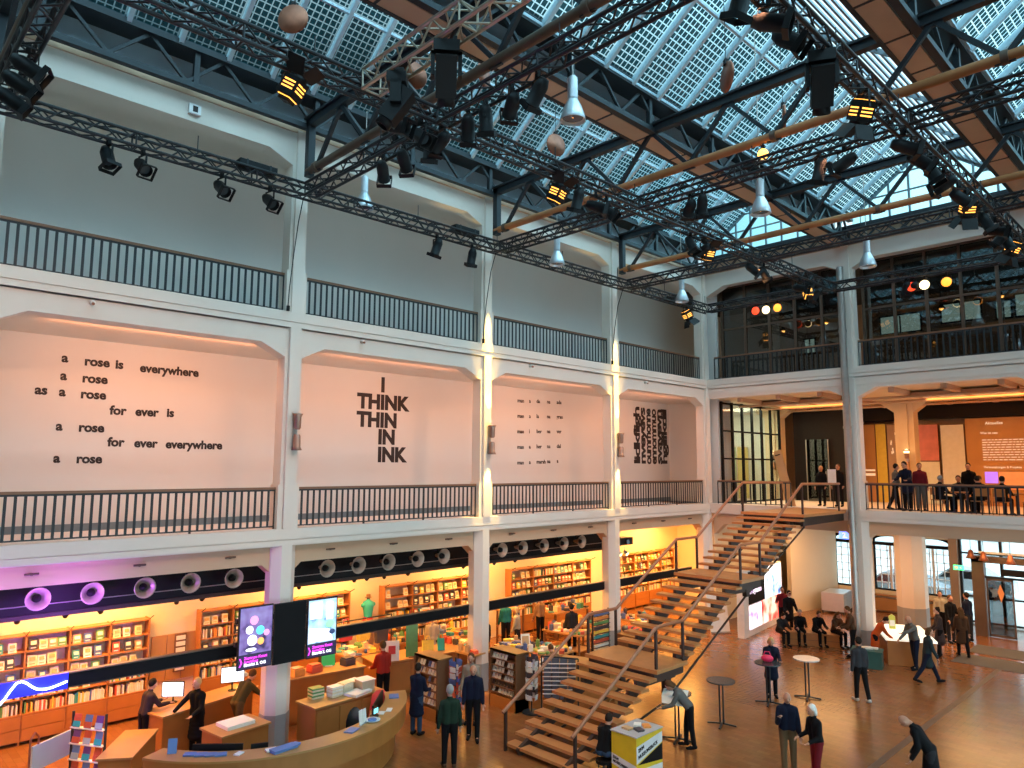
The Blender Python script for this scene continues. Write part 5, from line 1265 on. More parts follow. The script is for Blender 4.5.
# freestanding wooden card racks and spinners
def card_rack(label, x0, x1, y, h, cols):
    o = thing('card_rack', label, 'card rack', (x0, y, 0)); W = x1-x0
    MB().box((0, 0, 0), (.04, .5, h)).build('side_panel', 'wood_dark', o); MB().box((W-.04, 0, 0), (W, .5, h)).build('side_panel', 'wood_dark', o); MB().box((.04, .22, .3), (W-.04, .28, h)).build('back_panel', 'wood_dark', o); MB().box((0, 0, 0), (W, .5, .32)).build('base', 'wood', o); MB().bar((0, .02, h), (W, .02, h), .04, .04).bar((0, .25, h), (W, .25, h), .5, .04).build('top_panel', 'wood_light', o)
    nt_ = 6
    for r_ in range(nt_):
        z = .36+(h-.42)*r_/nt_
        MB().box((.04, .0, z), (W-.04, .22, z+.02)).build('shelf', 'wood_dark', o)
        n = int((W-.1)/.12)
        for c in range(n):
            if rnd.random() < .1: continue
            MB().bar((.1+.12*c, .06, z+.02), (.1+.12*c, .11, z+.15), .095, .008, (0, -1, .3)).build('card', cols[(r_*3+c*5) % len(cols)], o)
card_rack('wooden card rack with coloured cards beside the woman in the navy coat', .15, 1.15, -15.5, 1.55, ['book_cream', 'book_white', 'book_white', 'book_tan', 'paper', 'book_blue'])
card_rack('wooden card rack with white cards in front of the second column', .95, 2.0, -13.5, 1.5, ['paper', 'white', 'paper', 'book_dark', 'white'])
def spinner(label, x, y, h, cols):
    o = thing('card_spinner', label, 'card rack', (x, y, 0)); MB().tube((0, 0, 0), (0, 0, h), .02).tube((0, 0, 0), (0, 0, .04), .25, n=18).build('stand', 'steel_dark', o)
    for r_ in range(8):
        for k in range(4):
            a = R(90*k+20); MB().bar((.13*math.cos(a), .13*math.sin(a), .35+(h-.4)*r_/8), (.15*math.cos(a), .15*math.sin(a), .35+(h-.4)*r_/8+.13), .17, .01, (math.cos(a), math.sin(a), 0)).build('card', cols[(r_+k*3) % len(cols)], o)
spinner('tall spinner of red, blue and white cards right of the first card rack', 1.4, -15.1, 1.62, ['book_red', 'book_blue', 'white', 'paper', 'book_blue', 'book_red'])
spinner('tall spinner of black and white cards right of the second card rack', 2.25, -13.15, 1.55, ['white', 'book_dark', 'paper'])
o = thing('leaflet_rack', 'upright rack of red and blue folders at the lower left', 'leaflet rack', (-.75, -23.0, 0), R(32))
MB().box((-.42, -.02, 0), (-.39, .02, 1.5)).box((.39, -.02, 0), (.42, .02, 1.5)).box((-.42, -.2, 0), (-.39, .2, .03)).box((.39, -.2, 0), (.42, .2, .03)).build('frame', 'steel_dark', o)
for r_ in range(4):
    MB().box((-.4, -.08, .26+.31*r_), (.4, .02, .28+.31*r_)).build('tier', 'paper', o)
    for c in range(3): 
        f = MB().bar((-.27+.27*c, -.05, .28+.31*r_), (-.27+.27*c, .0, .53+.31*r_), .17, .012, (0, -1, .2)).build('folder', ('book_red', 'leaf_blue', 'c_purple_f')[(r_+c) % 3], o)
        MB().bar((-.27+.27*c, -.058, .29+.31*r_), (-.27+.27*c, -.035, .40+.31*r_), .172, .012, (0, -1, .2)).build('folder_print', ('teal_cloth', 'panel_grey', 'book_red')[(r_+2*c) % 3], f)
# sales counter dressing
for i, (dy, k, lb, w_, h_) in enumerate(((-.9, 'paper', 'framed white poster on the sales counter front corner', .42, .55), (-.2, 'book_green', 'green patterned tall banner on the sales counter', .35, .95), (.4, 'book_yellow', 'yellow carrier bag on the sales counter', .34, .36), (.9, 'teal_cloth', 'teal bottle-shaped bag on the sales counter', .2, .34))):
    o = thing('poster_stand' if i < 2 else 'carrier_bag', lb, 'poster' if i < 2 else 'bag', (-1.45, -14.2+dy, .98), -.5)
    MB().bar((0, 0, 0), (-.08, 0, h_), w_, .03 if i < 2 else .14, (1, 0, 0)).build('board' if i < 2 else 'bag_body', k, o)
    if i == 0: MB().bar((.02, 0, .2), (-.015, 0, .42), .2, .02, (1, 0, 0)).build('picture', 'red_cloth', o)
    if i >= 2: MB().path([(-.08, -.07, h_), (-.08, -.05, h_+.12), (-.08, .05, h_+.12), (-.08, .07, h_)], .01, 6).build('handle', k, o)
    if i == 1: MB().box((-.1, -.1, 0), (.1, .1, .02)).build('foot', 'wood_dark', o)
# backpacks and bags on the rear display of the sales area
for i, (x, y, z, k, lb) in enumerate(((-2.8, -15.2, 1.35, 'book_yellow', 'yellow tote bag hanging behind the sales counter'), (-2.9, -15.75, 1.4, 'red_cloth', 'red bag hanging behind the sales counter'), (-2.6, -14.7, 1.25, 'book_dark', 'dark patterned bag hanging behind the sales counter'))):
    o = thing('tote_bag', lb, 'bag', (x, y, z), .1)
    MB().prism([(-.2, 0), (.2, 0), (.24, .4), (-.24, .4)], -.06, .06, lambda a, zz, d: (d, a, zz)).build('bag_body', k, o); MB().path([(0, -.12, .4), (0, -.08, .62), (0, .08, .62), (0, .12, .4)], .012, 6).build('handle', k, o)
o = thing('bag_rail', 'metal rail holding bags behind the sales counter', 'rail', (-2.8, -16.2, 0)); MB().tube((0, 0, 1.98), (0, 2.0, 1.98), .02).build('rail_tube', 'steel_dark', o); [MB().tube((0, y, 0), (0, y, 1.98), .02).build('post', 'steel_dark', o) for y in (0, 2.0)]
# garment rack with striped scarves, stand of bags, counter by the stairs
o = thing('garment_rack', 'striped dark cloths hung on a rack beside the stair foot', 'rack', (2.95, -12.8, 0), .5); mat('stripe_cloth', (.10, .11, .14), .7)
MB().tube((-.5, 0, 0), (-.5, 0, 1.5), .02).tube((.5, 0, 0), (.5, 0, 1.5), .02).tube((-.5, 0, 1.5), (.5, 0, 1.5), .02).box((-.55, -.2, 0), (-.45, .2, .03)).box((.45, -.2, 0), (.55, .2, .03)).build('frame', 'steel_dark', o)
for k in range(4): MB().box((-.42+.22*k, -.05, .45), (-.24+.22*k, .05, 1.48)).build('cloth', 'stripe_cloth', o)
for k in range(8): MB().bar((-.45, -.06, .55+.11*k), (.45, -.06, .62+.11*k), .02, .02).build('stripe', 'paper', o)
counter('pale wooden counter beside the lower stairs', -.35, .35, -.8, .8, .95, R(-70), (2.3, -10.9), 0, 'wood_light')
o = thing('bag_heap', 'heap of red and dark bags under the stairs', 'bags', (.5, -6.2, 0)); MB().box((-.5, -.4, 0), (.5, .4, .7)).build('crate', 'wood_dark', o)
for k in range(6): MB().ball((-.35+.15*k, .1*math.sin(k), .82), .16, 10, (1, .9, .8)).build('bag', 'red_cloth' if k % 2 else 'book_dark', o)
o = thing('magazine_stand', 'tall dark wire magazine stand beside the third column', 'magazine rack', (-.1, -7.3, 0)); MB().box((-.03, -.45, 0), (.03, -.42, 1.6)).box((-.03, .42, 0), (.03, .45, 1.6)).box((-.25, -.45, 0), (.25, .45, .04)).build('frame', 'steel_dark', o)
for k in range(9): MB().box((0, -.42, .2+.15*k), (.1, .42, .215+.15*k)).build('rack_tier', 'steel_dark', o); MB().box((.02, -.4, .215+.15*k), (.04, .4, .31+.15*k)).build('magazines', BK[k], o)
o = thing('whiteboard', 'pale wheeled board at the lower left corner of the photo', 'board', (-1.5, -23.4, 0), R(35)); MB().box((-.02, -.6, .45), (.02, .6, .95)).build('board', 'panel_grey', o); MB().path([(0, -.65, 0), (0, -.65, 1.1), (0, -.55, 1.2), (0, -.45, 1.1), (0, -.45, .95)], .02, 8).tube((0, .62, 0), (0, .62, .95), .02).build('frame', 'copper', o)
# projector and open wall niche near the far bookcase
o = thing('projector', 'black ceiling projector above the far bookcase', 'projector', (-1.2, -4.9, 3.55)); MB().box((-.25, -.7, 0), (.25, .7, .28)).build('housing', 'can_black', o); MB().tube((0, 0, .28), (0, 0, .65), .05).build('mount', 'can_black', o); MB().tube((.25, .3, .12), (.32, .3, .12), .09, n=14).build('lens', 'lens', o)
for k in range(3): 
    o = thing('spot_cluster', 'white-lit spotlight below the projector, %s of three' % ORD[k], 'lamp', (-1.1, -5.4+.42*k, 3.3)); MB().tube((0, 0, 0), (.14, 0, -.1), .07, .09, 12).tube((0, 0, 0), (0, 0, .25), .012).build('lamp_body', 'alu', o); MB().tube((.14, 0, -.1), (.143, 0, -.102), .08, n=12).build('lens', 'glow_white', o)

# display screens around the first column
def display(label, p, rz, kind):
    o = thing('display_screen', label, 'screen', p, rz)     # faces +x locally
    w, h = .80, 1.36
    MB().box((-.05, -w/2, 0), (.0, w/2, h)).box((-.09, -w/4, .3), (-.05, w/4, h-.3)).build('housing', 'can_black', o)
    if kind is None: MB().box((0, -w/2+.02, .02), (.004, w/2-.02, h-.02)).build('screen', 'black', o); return o
    MB().box((0, -w/2+.02, .02), (.004, w/2-.02, h-.02)).build('screen', 'scr_night', o)
    MB().box((.004, -w/2+.03, .33), (.007, w/2-.03, h-.03)).build('picture', 'scr_purple' if kind == 1 else 'scr_blue', o)
    art = MB(); 
    if kind == 1:
        for k, (y, z, rr, mk) in enumerate(((-.08, .62, .12, 'scr_white'), (.1, .82, .1, 'scr_cyan'), (.12, .58, .08, 'scr_orange'), (-.15, .85, .09, 'scr_white'), (.25, .75, .07, 'scr_pink'), (-.05, 1.05, .1, 'scr_pink'), (-.1, .42, .13, 'scr_white'))):
            MB().ball((.008, y, z), rr, 14, (.05, 1, 1 if k != 6 else .3)).build('shape', mk, o)
    else:
        MB().box((.007, -.32, .9), (.01, -.02, 1.28)).box((.007, .1, .85), (.01, .28, 1.25)).build('shape', 'scr_white', o)
        MB().prism([(-.36, .36), (.3, .36), (.2, .62), (-.34, .7)], .007, .01, lambda a, z, d: (d, a, z)).build('shape', 'scr_white', o)
        MB().ball((.008, .2, .74), .12, 12, (.05, 1, .8)).build('shape', 'scr_green', o); MB().ball((.008, .26, .55), .09, 12, (.05, 1, .7)).build('shape', 'scr_night2', o)
    MB().prism([(-.36, .08), (-.33, .08), (-.29, .17), (-.33, .26), (-.36, .26), (-.32, .17)], .007, .012, lambda a, z, d: (d, a, z)).build('arrow', 'scr_magenta', o)
    for s, z, sz in (('Zentrum Kunst', .22, .085), ('Ausstellung', .15, .07), ('Eintritt 2. OG', .075, .09)):
        q = text_mesh('screen_text', s, sz, 'scr_magenta' if z != .075 else 'scr_white', .03); q.parent = o; q.rotation_euler = ROT_W; q.location = (.008, -.25, z)
    return o
for k, c, e in (('scr_night', (.02, .01, .05), .5), ('scr_night2', (.02, .05, .15), .5), ('scr_white', (.85, .85, 1), 1.1), ('scr_cyan', (.1, .6, .9), 1.1), ('scr_orange', (1, .4, .1), 1.0), ('scr_pink', (.8, .3, .6), .9), ('scr_green', (.3, .7, .4), .8), ('scr_magenta', (.8, .05, .75), 1.2)): mat(k, c, .3, emit=c, estr=e)
lightbox_mat('scr_purple', [(.05, .03, .12), (.25, .15, .45), (.40, .32, .65)], 3.0, .3); lightbox_mat('scr_blue', [(.15, .3, .55), (.4, .65, .85), (.75, .88, .95)], 3.0, .55)
display('lit purple poster screen with glowing glasses, left of the three hanging screens', (.30, -20.03, 2.03), 0, 1)
display('black switched-off screen in the middle of the three hanging screens', (.30, -19.2, 2.01), 0, None)
display('lit pale blue poster screen of a bright room, right of the three hanging screens', (.30, -18.37, 2.0), 0, 2)
o = thing('screen_mount', 'dark steel mount holding the three screens to the column', 'mount', (.1, -19.2, 2.3)); MB().box((-.1, -1.2, .2), (.0, 1.2, .3)).box((-.1, -1.2, .7), (.0, 1.2, .8)).build('rail', 'steel_dark', o); MB().box((0, -.75, .1), (.10, -.70, .95)).box((0, .70, .1), (.10, .75, .95)).build('arm', 'steel_dark', o)

# ------------------------------------------------------------------ people
SK = {'skin': 1}
def pmat(key, col, **kw):
    if key not in M: mat(key, col, kw.get('rough', .75), nscale=kw.get('ns', 5), namt=kw.get('na', .15))
    return key
PAL = {'navy': (.012, .018, .045), 'black': (.010, .010, .012), 'charcoal': (.035, .035, .04), 'grey': (.20, .20, .19), 'bottle': (.022, .05, .03), 'teal_dark': (.03, .055, .065), 'slate': (.05, .055, .065), 'beige': (.45, .38, .29), 'cream': (.70, .62, .46),
       'red': (.55, .035, .02), 'denim': (.05, .09, .17), 'brown': (.12, .06, .03), 'olive': (.12, .10, .05), 'khaki': (.22, .14, .07), 'wine': (.28, .02, .03), 'teal_p': (.02, .22, .26), 'tan': (.40, .24, .13), 'orange': (.75, .12, .02), 'white': (.7, .7, .66),
       'h_white': (.75, .74, .70), 'h_grey': (.30, .29, .28), 'h_dark': (.02, .014, .01), 'h_brown': (.10, .05, .02), 'h_blond': (.52, .34, .15), 'pink': (.75, .05, .14), 'patt': (.07, .05, .05), 'purple': (.10, .03, .12)}
for k, c in PAL.items(): mat('c_'+k, tuple(v*(.6 if not k.startswith('h_') else 1) for v in c), .8, nscale=5, namt=.15, spec=.15)
def capsule(mb, a, b, r0, r1=None):
    r1 = r0 if r1 is None else r1
    a = Vector(a); b = Vector(b)
    mb.ball(a, r0, 12); mb.ball(b, r1, 12)
    if (b-a).length > 1e-4: mb.tube(a, b, r0, r1, 12)
def remesh(mb, name, mk, parent, vox, smooth=True):
    o = mb.build(name, mk, parent)
    m = o.modifiers.new('surface', 'REMESH'); m.mode = 'VOXEL'; m.voxel_size = vox; m.use_smooth_shade = True
    s_ = o.modifiers.new('smooth', 'SMOOTH'); s_.iterations = 3; s_.factor = .5
    return o
def rotx(v, a): return Matrix.Rotation(a, 3, 'X') @ v
def person(label, loc, rz, H=1.72, top='black', legs='charcoal', hair='h_dark', hairs='short', lean=4, head=6, hyaw=0, la=(8, 8, 15), ra=(8, 8, 15), ll=(0, 0), rl=(0, 0), coat=0.0, skirt=None, seat=None, shoes='black', slim=.92, group=None, beard=None, cat='person'):
    """faces local +y.  la/ra: (forward swing, outward, elbow bend); ll/rl: (thigh forward, knee bend); seat: seat height"""
    s = H/1.72; B = MB()
    J = Vector
    hipz = .93*s if seat is None else seat+.10
    P = J((0, 0, hipz)); t = rotx(J((0, 0, 1)), -R(lean)); fwd = rotx(J((0, 1, 0)), -R(lean))
    X = J((1, 0, 0))
    chest = P+t*.30*s; neck = P+t*.50*s; shc = P+t*.445*s
    # torso
    for sx in (-1, 1):
        capsule(B, P+X*.075*sx*s, P+t*.16*s+X*.065*sx*s*slim, .105*s, .095*s); capsule(B, P+t*.16*s+X*.065*sx*s*slim, shc-t*.06*s+X*.085*sx*s*slim, .095*s, .105*s)
        capsule(B, shc-t*.02*s, shc-t*.03*s+X*.15*sx*s*slim, .07*s, .055*s)
    capsule(B, shc, neck+t*.06*s, .062*s, .052*s)
    # head with chin, nose, ears
    hd = rotx(t, -R(head)); hf = Matrix.Rotation(R(hyaw), 3, 'Z') @ rotx(fwd, -R(head)); hx = hf.cross(hd).normalized()
    hc = neck+t*.05*s+hd*.115*s+hf*.015*s
    q = Matrix((hx, hf, hd)).transposed()
    B.ball(hc, .1*s, 16, (.76, .95, 1.12), q); B.ball(hc-hd*.06*s+hf*.025*s, .06*s, 12, (.9, 1, .9), q)
    B.ball(hc+hf*.098*s-hd*.015*s, .018*s, 8, (.8, 1, 1.3), q)
    for sx in (-1, 1): B.ball(hc+hx*.078*sx*s-hd*.01*s, .024*s, 8, (.5, .8, 1.2), q)
    T = MB(); S = MB(); hands = {}
    c_ = .016
    for sx in (-1, 1):
        capsule(T, P+X*.075*sx*s+t*.02*s, P+t*.16*s+X*.066*sx*s*slim, .115*s, .106*s); capsule(T, P+t*.16*s+X*.066*sx*s*slim, shc-t*.06*s+X*.088*sx*s*slim, .106*s, .118*s)
        capsule(T, shc-t*.025*s, shc-t*.045*s+X*.15*sx*s*slim, .083*s, .066*s)
    capsule(T, shc, neck+t*.015*s, .075*s, .066*s)
    for sx, a in ((-1, la), (1, ra)):
        f, o_, e = R(a[0]), R(a[1]), R(a[2])
        sh = shc-t*.03*s+X*.175*sx*s*slim
        d = rotx(J((math.sin(o_)*sx, 0, -math.cos(o_))), f); d2 = rotx(J((math.sin(o_)*sx*.4 - .55*sx*math.sin(max(0, e))*(.35 if e > .6 else 0), 0, -1)).normalized(), f+e)
        el = sh+d*.285*s; wr = el+d2*.245*s
        capsule(B, sh, el, .052*s, .042*s); capsule(B, el, wr, .041*s, .029*s)
        capsule(T, sh, el, .066*s, .056*s); capsule(T, el, wr-d2*.015*s, .056*s, .044*s)
        # hand: palm, four curled fingers, thumb from the side of the palm
        n = d2.cross(X*sx).normalized() if abs(d2.dot(X)) < .95 else J((0, 1, 0))
        sd = n.cross(d2).normalized()
        pc = wr+d2*.05*s
        for k in (-1.5, -.5, .5, 1.5): capsule(B, wr+d2*.01*s+sd*.008*k*s, wr+d2*.085*s+sd*.0135*k*s, .017*s, .012*s)
        for k, L in ((-1.5, .062), (-.5, .078), (.5, .082), (1.5, .07)):
            b0 = wr+d2*.088*s+sd*.0145*k*s; b1 = b0+(d2*.9+n*.35).normalized()*L*.55*s; b2 = b1+(d2*.5+n*.85).normalized()*L*.5*s
            capsule(B, b0, b1, .0095*s, .009*s); capsule(B, b1, b2, .009*s, .0078*s)
        t0 = wr+d2*.03*s+sd*.026*s; t1 = t0+(d2*.5+sd*.75+n*.25).normalized()*.04*s; t2 = t1+(d2*.85+n*.4+sd*.1).normalized()*.032*s
        capsule(B, t0, t1, .013*s, .011*s); capsule(B, t1, t2, .011*s, .009*s)
        hands[sx] = pc
    TR = MB(); feet = []
    for sx, l in ((-1, ll), (1, rl)):
        th, kn = R(l[0]), R(l[1])
        if seat is not None: th, kn = R(86+l[0]), R(86+l[1])
        hp = P+X*.088*sx*s
        d = rotx(J((.03*sx, 0, -1)), th); d2 = rotx(J((0, 0, -1)), th-kn)
        kne = hp+d*.435*s; an = kne+d2*.415*s
        capsule(B, hp, kne, .078*s, .052*s); capsule(B, kne, kne+d2*.14*s, .052*s, .054*s); capsule(B, kne+d2*.14*s, an, .054*s, .034*s)
        capsule(TR, P+X*.07*sx*s, hp, .112*s, .108*s); capsule(TR, hp, kne, .100*s, .070*s); capsule(TR, kne, an-d2*.02*s, .070*s, .058*s)
        fd = rotx(J((.12*sx, 1, 0)).normalized(), (th-kn)*.4)
        capsule(B, an, an+fd*.10*s-J((0, 0, .045*s)), .035*s, .026*s)
        SH = MB(); capsule(SH, an-J((0, 0, .035*s))-fd*.03*s, an+fd*.07*s-J((0, 0, .048*s)), .05*s, .046*s); capsule(SH, an+fd*.07*s-J((0, 0, .048*s)), an+fd*.165*s-J((0, 0, .058*s)), .046*s, .036*s); SH.ball(an-J((0, 0, 0.0)), .05*s, 10)
        feet.append((SH, an))
    if coat: 
        for k in range(7):
            f0 = k/6; z0 = P+t*(.10-.12*f0)*s; r_ = (.15+.05*f0)*s
            T.ball(P+J((0, 0, .06*s-coat*f0*s)), r_, 14, (1.05, .82, .6))
    low = min(an.z for _, an in feet)-.094*s
    root = remesh(B, 'person', 'skin', None, .0125)
    root.location = (loc[0], loc[1], loc[2]-low if len(loc) > 2 else -low); root.rotation_euler = (0, 0, R(rz))
    tag(root, label, cat, group)
    remesh(T, 'coat' if coat else 'jacket', 'c_'+top, root, .016)
    if skirt:
        K = MB()
        for k in range(6): f0 = k/5; K.ball(P+J((0, 0, .05*s-.46*f0*s)), (.15+.07*f0)*s, 14, (1.05, .85, .7))
        remesh(K, 'skirt', 'c_'+skirt, root, .016)
    remesh(TR, 'trousers' if not skirt else 'tights', 'c_'+legs, root, .016)
    for SH, _ in feet: remesh(SH, 'shoe', 'c_'+shoes, root, .012)
    if hair:
        Hm = MB(); Hm.ball(hc+hd*.022*s-hf*.018*s, .104*s, 16, (.84, .93, 1.04), q)
        if hairs == 'long':
            for sx in (-1, 0, 1): capsule(Hm, hc-hf*.045*s+hx*.05*sx*s, hc-hf*.085*s-hd*.24*s+hx*.05*sx*s, .055*s, .05*s)
        elif hairs == 'bob':
            for sx in (-1, 1): capsule(Hm, hc-hf*.02*s+hx*.066*sx*s, hc-hf*.03*s-hd*.09*s+hx*.068*sx*s, .036*s, .034*s)
            capsule(Hm, hc-hf*.06*s, hc-hf*.065*s-hd*.09*s, .06*s, .05*s)
        elif hairs == 'bun': Hm.ball(hc+hd*.09*s-hf*.07*s, .045*s, 10)
        elif hairs == 'cap': Hm.ball(hc+hf*.09*s+hd*.05*s, .06*s, 10, (1, 1, .2), q)
        # keep the face free
        me_hair = Hm
        ho = remesh(me_hair, 'hair', 'c_'+hair, root, .011)
        if hairs in ('bald',): pass
        # cut the face opening by shifting the cap backwards
        ho.location = tuple(-hf*.016*s+hd*.006*s)
    if beard: BD = MB(); BD.ball(hc-hd*.075*s+hf*.05*s, .052*s, 10, (1, .8, .9), q); remesh(BD, 'beard', 'c_'+beard, root, .011)
    ey = MB()
    for sx in (-1, 1): ey.ball(hc+hx*.032*sx*s+hf*.086*s+hd*.012*s, .0095*s, 8)
    ey.build('eyes', 'black', root)
    mo = MB(); mo.obox(hc+hf*.09*s-hd*.052*s, (.04*s, .012, .008*s), q); mo.build('mouth', 'c_wine', root)
    return root
AWAY, TOCAM, RIGHT, LEFT = 45.8, 225.8, -44, 136

# --- hall
person('balding man in black stooping forward alone on the floor at the lower right', (11.3, -11.1, 0), 105, 1.76, 'black', 'charcoal', None, lean=34, head=34, la=(-6, 3, 34), ra=(-6, 3, 38), coat=.42)
person('bald man in dark jacket and brown trousers with one forearm raised', (8.78, -11.95, 0), 215, 1.74, 'navy', 'khaki', None, lean=3, head=10, la=(4, 10, 8), ra=(20, 12, 112), rl=(8, 4), beard=None)
person('white-haired woman in black top and red trousers facing the bald man', (9.42, -12.0, 0), 150, 1.62, 'black', 'wine', 'h_white', 'bob', lean=6, head=10, la=(8, 8, 60), ra=(8, 8, 66), ll=(10, 8), slim=.92)
person('man in dark grey jacket walking away across the middle of the hall', (8.0, -5.72, 0), 52, 1.76, 'slate', 'black', 'h_dark', lean=2, la=(-4, 12, 8), ra=(4, 12, 10), ll=(6, 2), rl=(-8, 10), shoes='white')
person('blonde woman in a dark coat standing at the high table with a pink bag', (6.05, -7.15, 0), 215, 1.70, 'navy', 'black', 'h_blond', 'bob', lean=8, head=22, la=(30, 10, 60), ra=(28, 10, 66), coat=.42)
person('man in grey shirt reaching over the white display table', (7.98, -1.0, 0), 150, 1.76, 'grey', 'navy', None, lean=14, head=10, la=(68, 4, 14), ra=(20, 6, 30), ll=(8, 4), rl=(-4, 6))
person('walking woman in long dark teal coat in front of the lobby column', (8.72, -2.3, 0), -58, 1.70, 'teal_dark', 'navy', 'h_brown', 'bob', lean=8, head=4, la=(-10, 8, 14), ra=(14, 8, 12), ll=(24, 4), rl=(-22, 12), coat=.40)
person('woman in patterned short coat and dark tights facing left by the lobby column', (8.06, 1.4, 0), 120, 1.68, 'patt', 'black', 'h_dark', 'bun', lean=3, head=6, la=(14, 10, 40), ra=(10, 10, 30), ll=(8, 4), coat=.42, skirt='patt', slim=.92)
person('man in dark clothes facing the camera left of the man in blue', (7.72, 4.0, 0), 235, 1.76, 'black', 'charcoal', 'h_brown', lean=3, head=5, la=(20, 8, 74), ra=(10, 10, 20))
person('man in dark blue jacket turned away near the entrance', (8.15, 4.7, 0), 70, 1.82, 'navy', 'charcoal', 'h_dark', lean=2, la=(10, 8, 20), ra=(6, 10, 14))
person('long-haired woman in dark brown coat walking beside the floor mat', (8.6, 2.0, 0), 30, 1.68, 'brown', 'black', 'h_brown', 'long', lean=3, la=(10, 8, 20), ra=(-4, 8, 10), ll=(12, 6), rl=(-12, 10), coat=.45, slim=.95)
person('person in pale cream top half hidden behind the lobby column', (7.15, 4.9, 0), 200, 1.74, 'cream', 'black', 'h_dark', lean=2, la=(10, 8, 20), ra=(6, 10, 14))
person('dark-clad man standing just left of the grey pipe column', (6.0, -.95, 0), 120, 1.74, 'brown', 'black', 'h_brown', lean=10, head=14, la=(20, 10, 50), ra=(16, 10, 50), ll=(6, 2))
person('person in bright red coat stooping over the box right of the pipe column', (6.75, -1.0, 0), -60, 1.62, 'orange', 'black', 'h_dark', lean=32, head=16, la=(30, 6, 16), ra=(30, 6, 18), coat=.40)
person('young woman in grey cardigan leaning over newspapers on the high table', (6.48, -12.15, 0), 125, 1.68, 'grey', 'black', 'h_brown', 'bob', lean=40, head=22, la=(30, 4, 40), ra=(28, 4, 44), ll=(-4, 4), rl=(10, 8), slim=.92)
person('person in dark top and jeans sitting behind the yellow counter', (6.1, -14.9, 0), 10, 1.66, 'black', 'denim', 'h_dark', lean=20, head=14, la=(30, 4, 30), ra=(30, 4, 30), seat=.36)
o = thing('stool', 'small dark stool under the person behind the yellow counter', 'stool', (6.1, -14.9, 0)); MB().tube((0, 0, .30), (0, 0, .36), .17, n=18).build('seat', 'black', o)
for a in (45, 135, 225, 315): MB().tube((.13*math.cos(R(a)), .13*math.sin(R(a)), 0), (.1*math.cos(R(a)), .1*math.sin(R(a)), .30), .014).build('leg', 'steel_dark', o)
# group on and around the bench
for x, y, rz, tp, hr, hs, lb in ((3.75, -.2, 215, 'black', 'h_grey', 'short', 'seated man in black, leftmost on the lobby bench'), (4.3, .05, 230, 'black', 'h_brown', 'short', 'seated person in black in the middle of the lobby bench'), (4.85, .38, 240, 'brown', 'h_brown', 'long', 'long-haired woman in brown seated at the right end of the bench')):
    person(lb, (x, y, 0), rz, 1.68, tp, 'black', hr, hs, lean=18, head=14, la=(40, 6, 40), ra=(40, 6, 40), seat=.46)
person('white-bearded man in black standing behind the bench by the glowing pictures', (3.0, .55, 0), 225, 1.76, 'black', 'black', 'h_dark', 'cap', lean=8, head=12, la=(24, 10, 40), ra=(20, 10, 50), beard='h_white', coat=.35)
person('person in dark red jacket before the glowing picture wall', (2.45, 1.25, 0), 200, 1.74, 'wine', 'black', 'h_dark', lean=4, head=8, la=(20, 12, 60), ra=(30, 16, 70))
person('dark figure seated low in front of the bench', (3.35, -.95, 0), 235, 1.62, 'charcoal', 'black', 'h_dark', lean=22, head=20, la=(40, 6, 40), ra=(40, 6, 40), seat=.46)
# --- by the shop front
person('woman in long navy coat facing the first card rack', (1.42, -16.35, 0), 20, 1.68, 'navy', 'denim', 'h_dark', 'short', lean=4, head=8, la=(24, 8, 70), ra=(18, 8, 60), coat=.46)
person('man in dark green jacket standing with his back to the camera', (3.5, -17.0, 0), 60, 1.74, 'bottle', 'black', 'h_grey', lean=2, la=(0, 12, 8), ra=(4, 12, 10), ll=(4, 0), shoes='brown')
person('man in black coat walking towards the card racks', (2.62, -15.55, 0), 225, 1.78, 'navy', 'black', None, lean=3, head=14, la=(0, 10, 6), ra=(4, 10, 6), ll=(8, 4), rl=(-6, 6))
person('man in beige jumper behind the man in the black coat', (1.75, -14.85, 0), 215, 1.76, 'beige', 'khaki', 'h_brown', lean=4, head=14, la=(10, 10, 20), ra=(6, 10, 14))
person('man in bright red jacket standing at the sales counter', (-.62, -15.95, 0), 80, 1.80, 'red', 'black', 'h_brown', lean=4, head=10, la=(20, 8, 50), ra=(14, 8, 40))
person('long-haired clerk in dark cardigan behind the till counter', (-2.25, -16.75, 0), 250, 1.66, 'olive', 'charcoal', 'h_dark', 'long', lean=6, head=10, la=(30, 8, 40), ra=(30, 8, 40))
person('woman in black dress standing inside the staff area', (-.95, -20.75, 0), 205, 1.72, 'black', 'black', 'h_blond', 'short', lean=3, head=8, la=(20, 8, 50), ra=(20, 40, 30), coat=.55, slim=.95)
person('man in olive shirt bending over the counter left of the column', (-1.0, -19.8, 0), 20, 1.76, 'olive', 'khaki', 'h_brown', lean=38, head=8, la=(50, 10, 30), ra=(44, 10, 30), ll=(20, 14), rl=(-6, 8))
person('dark-haired clerk in patterned top at the left computer screen', (-1.8, -21.6, 0), 10, 1.66, 'patt', 'black', 'h_dark', 'short', lean=12, head=8, la=(36, 8, 50), ra=(34, 8, 54))
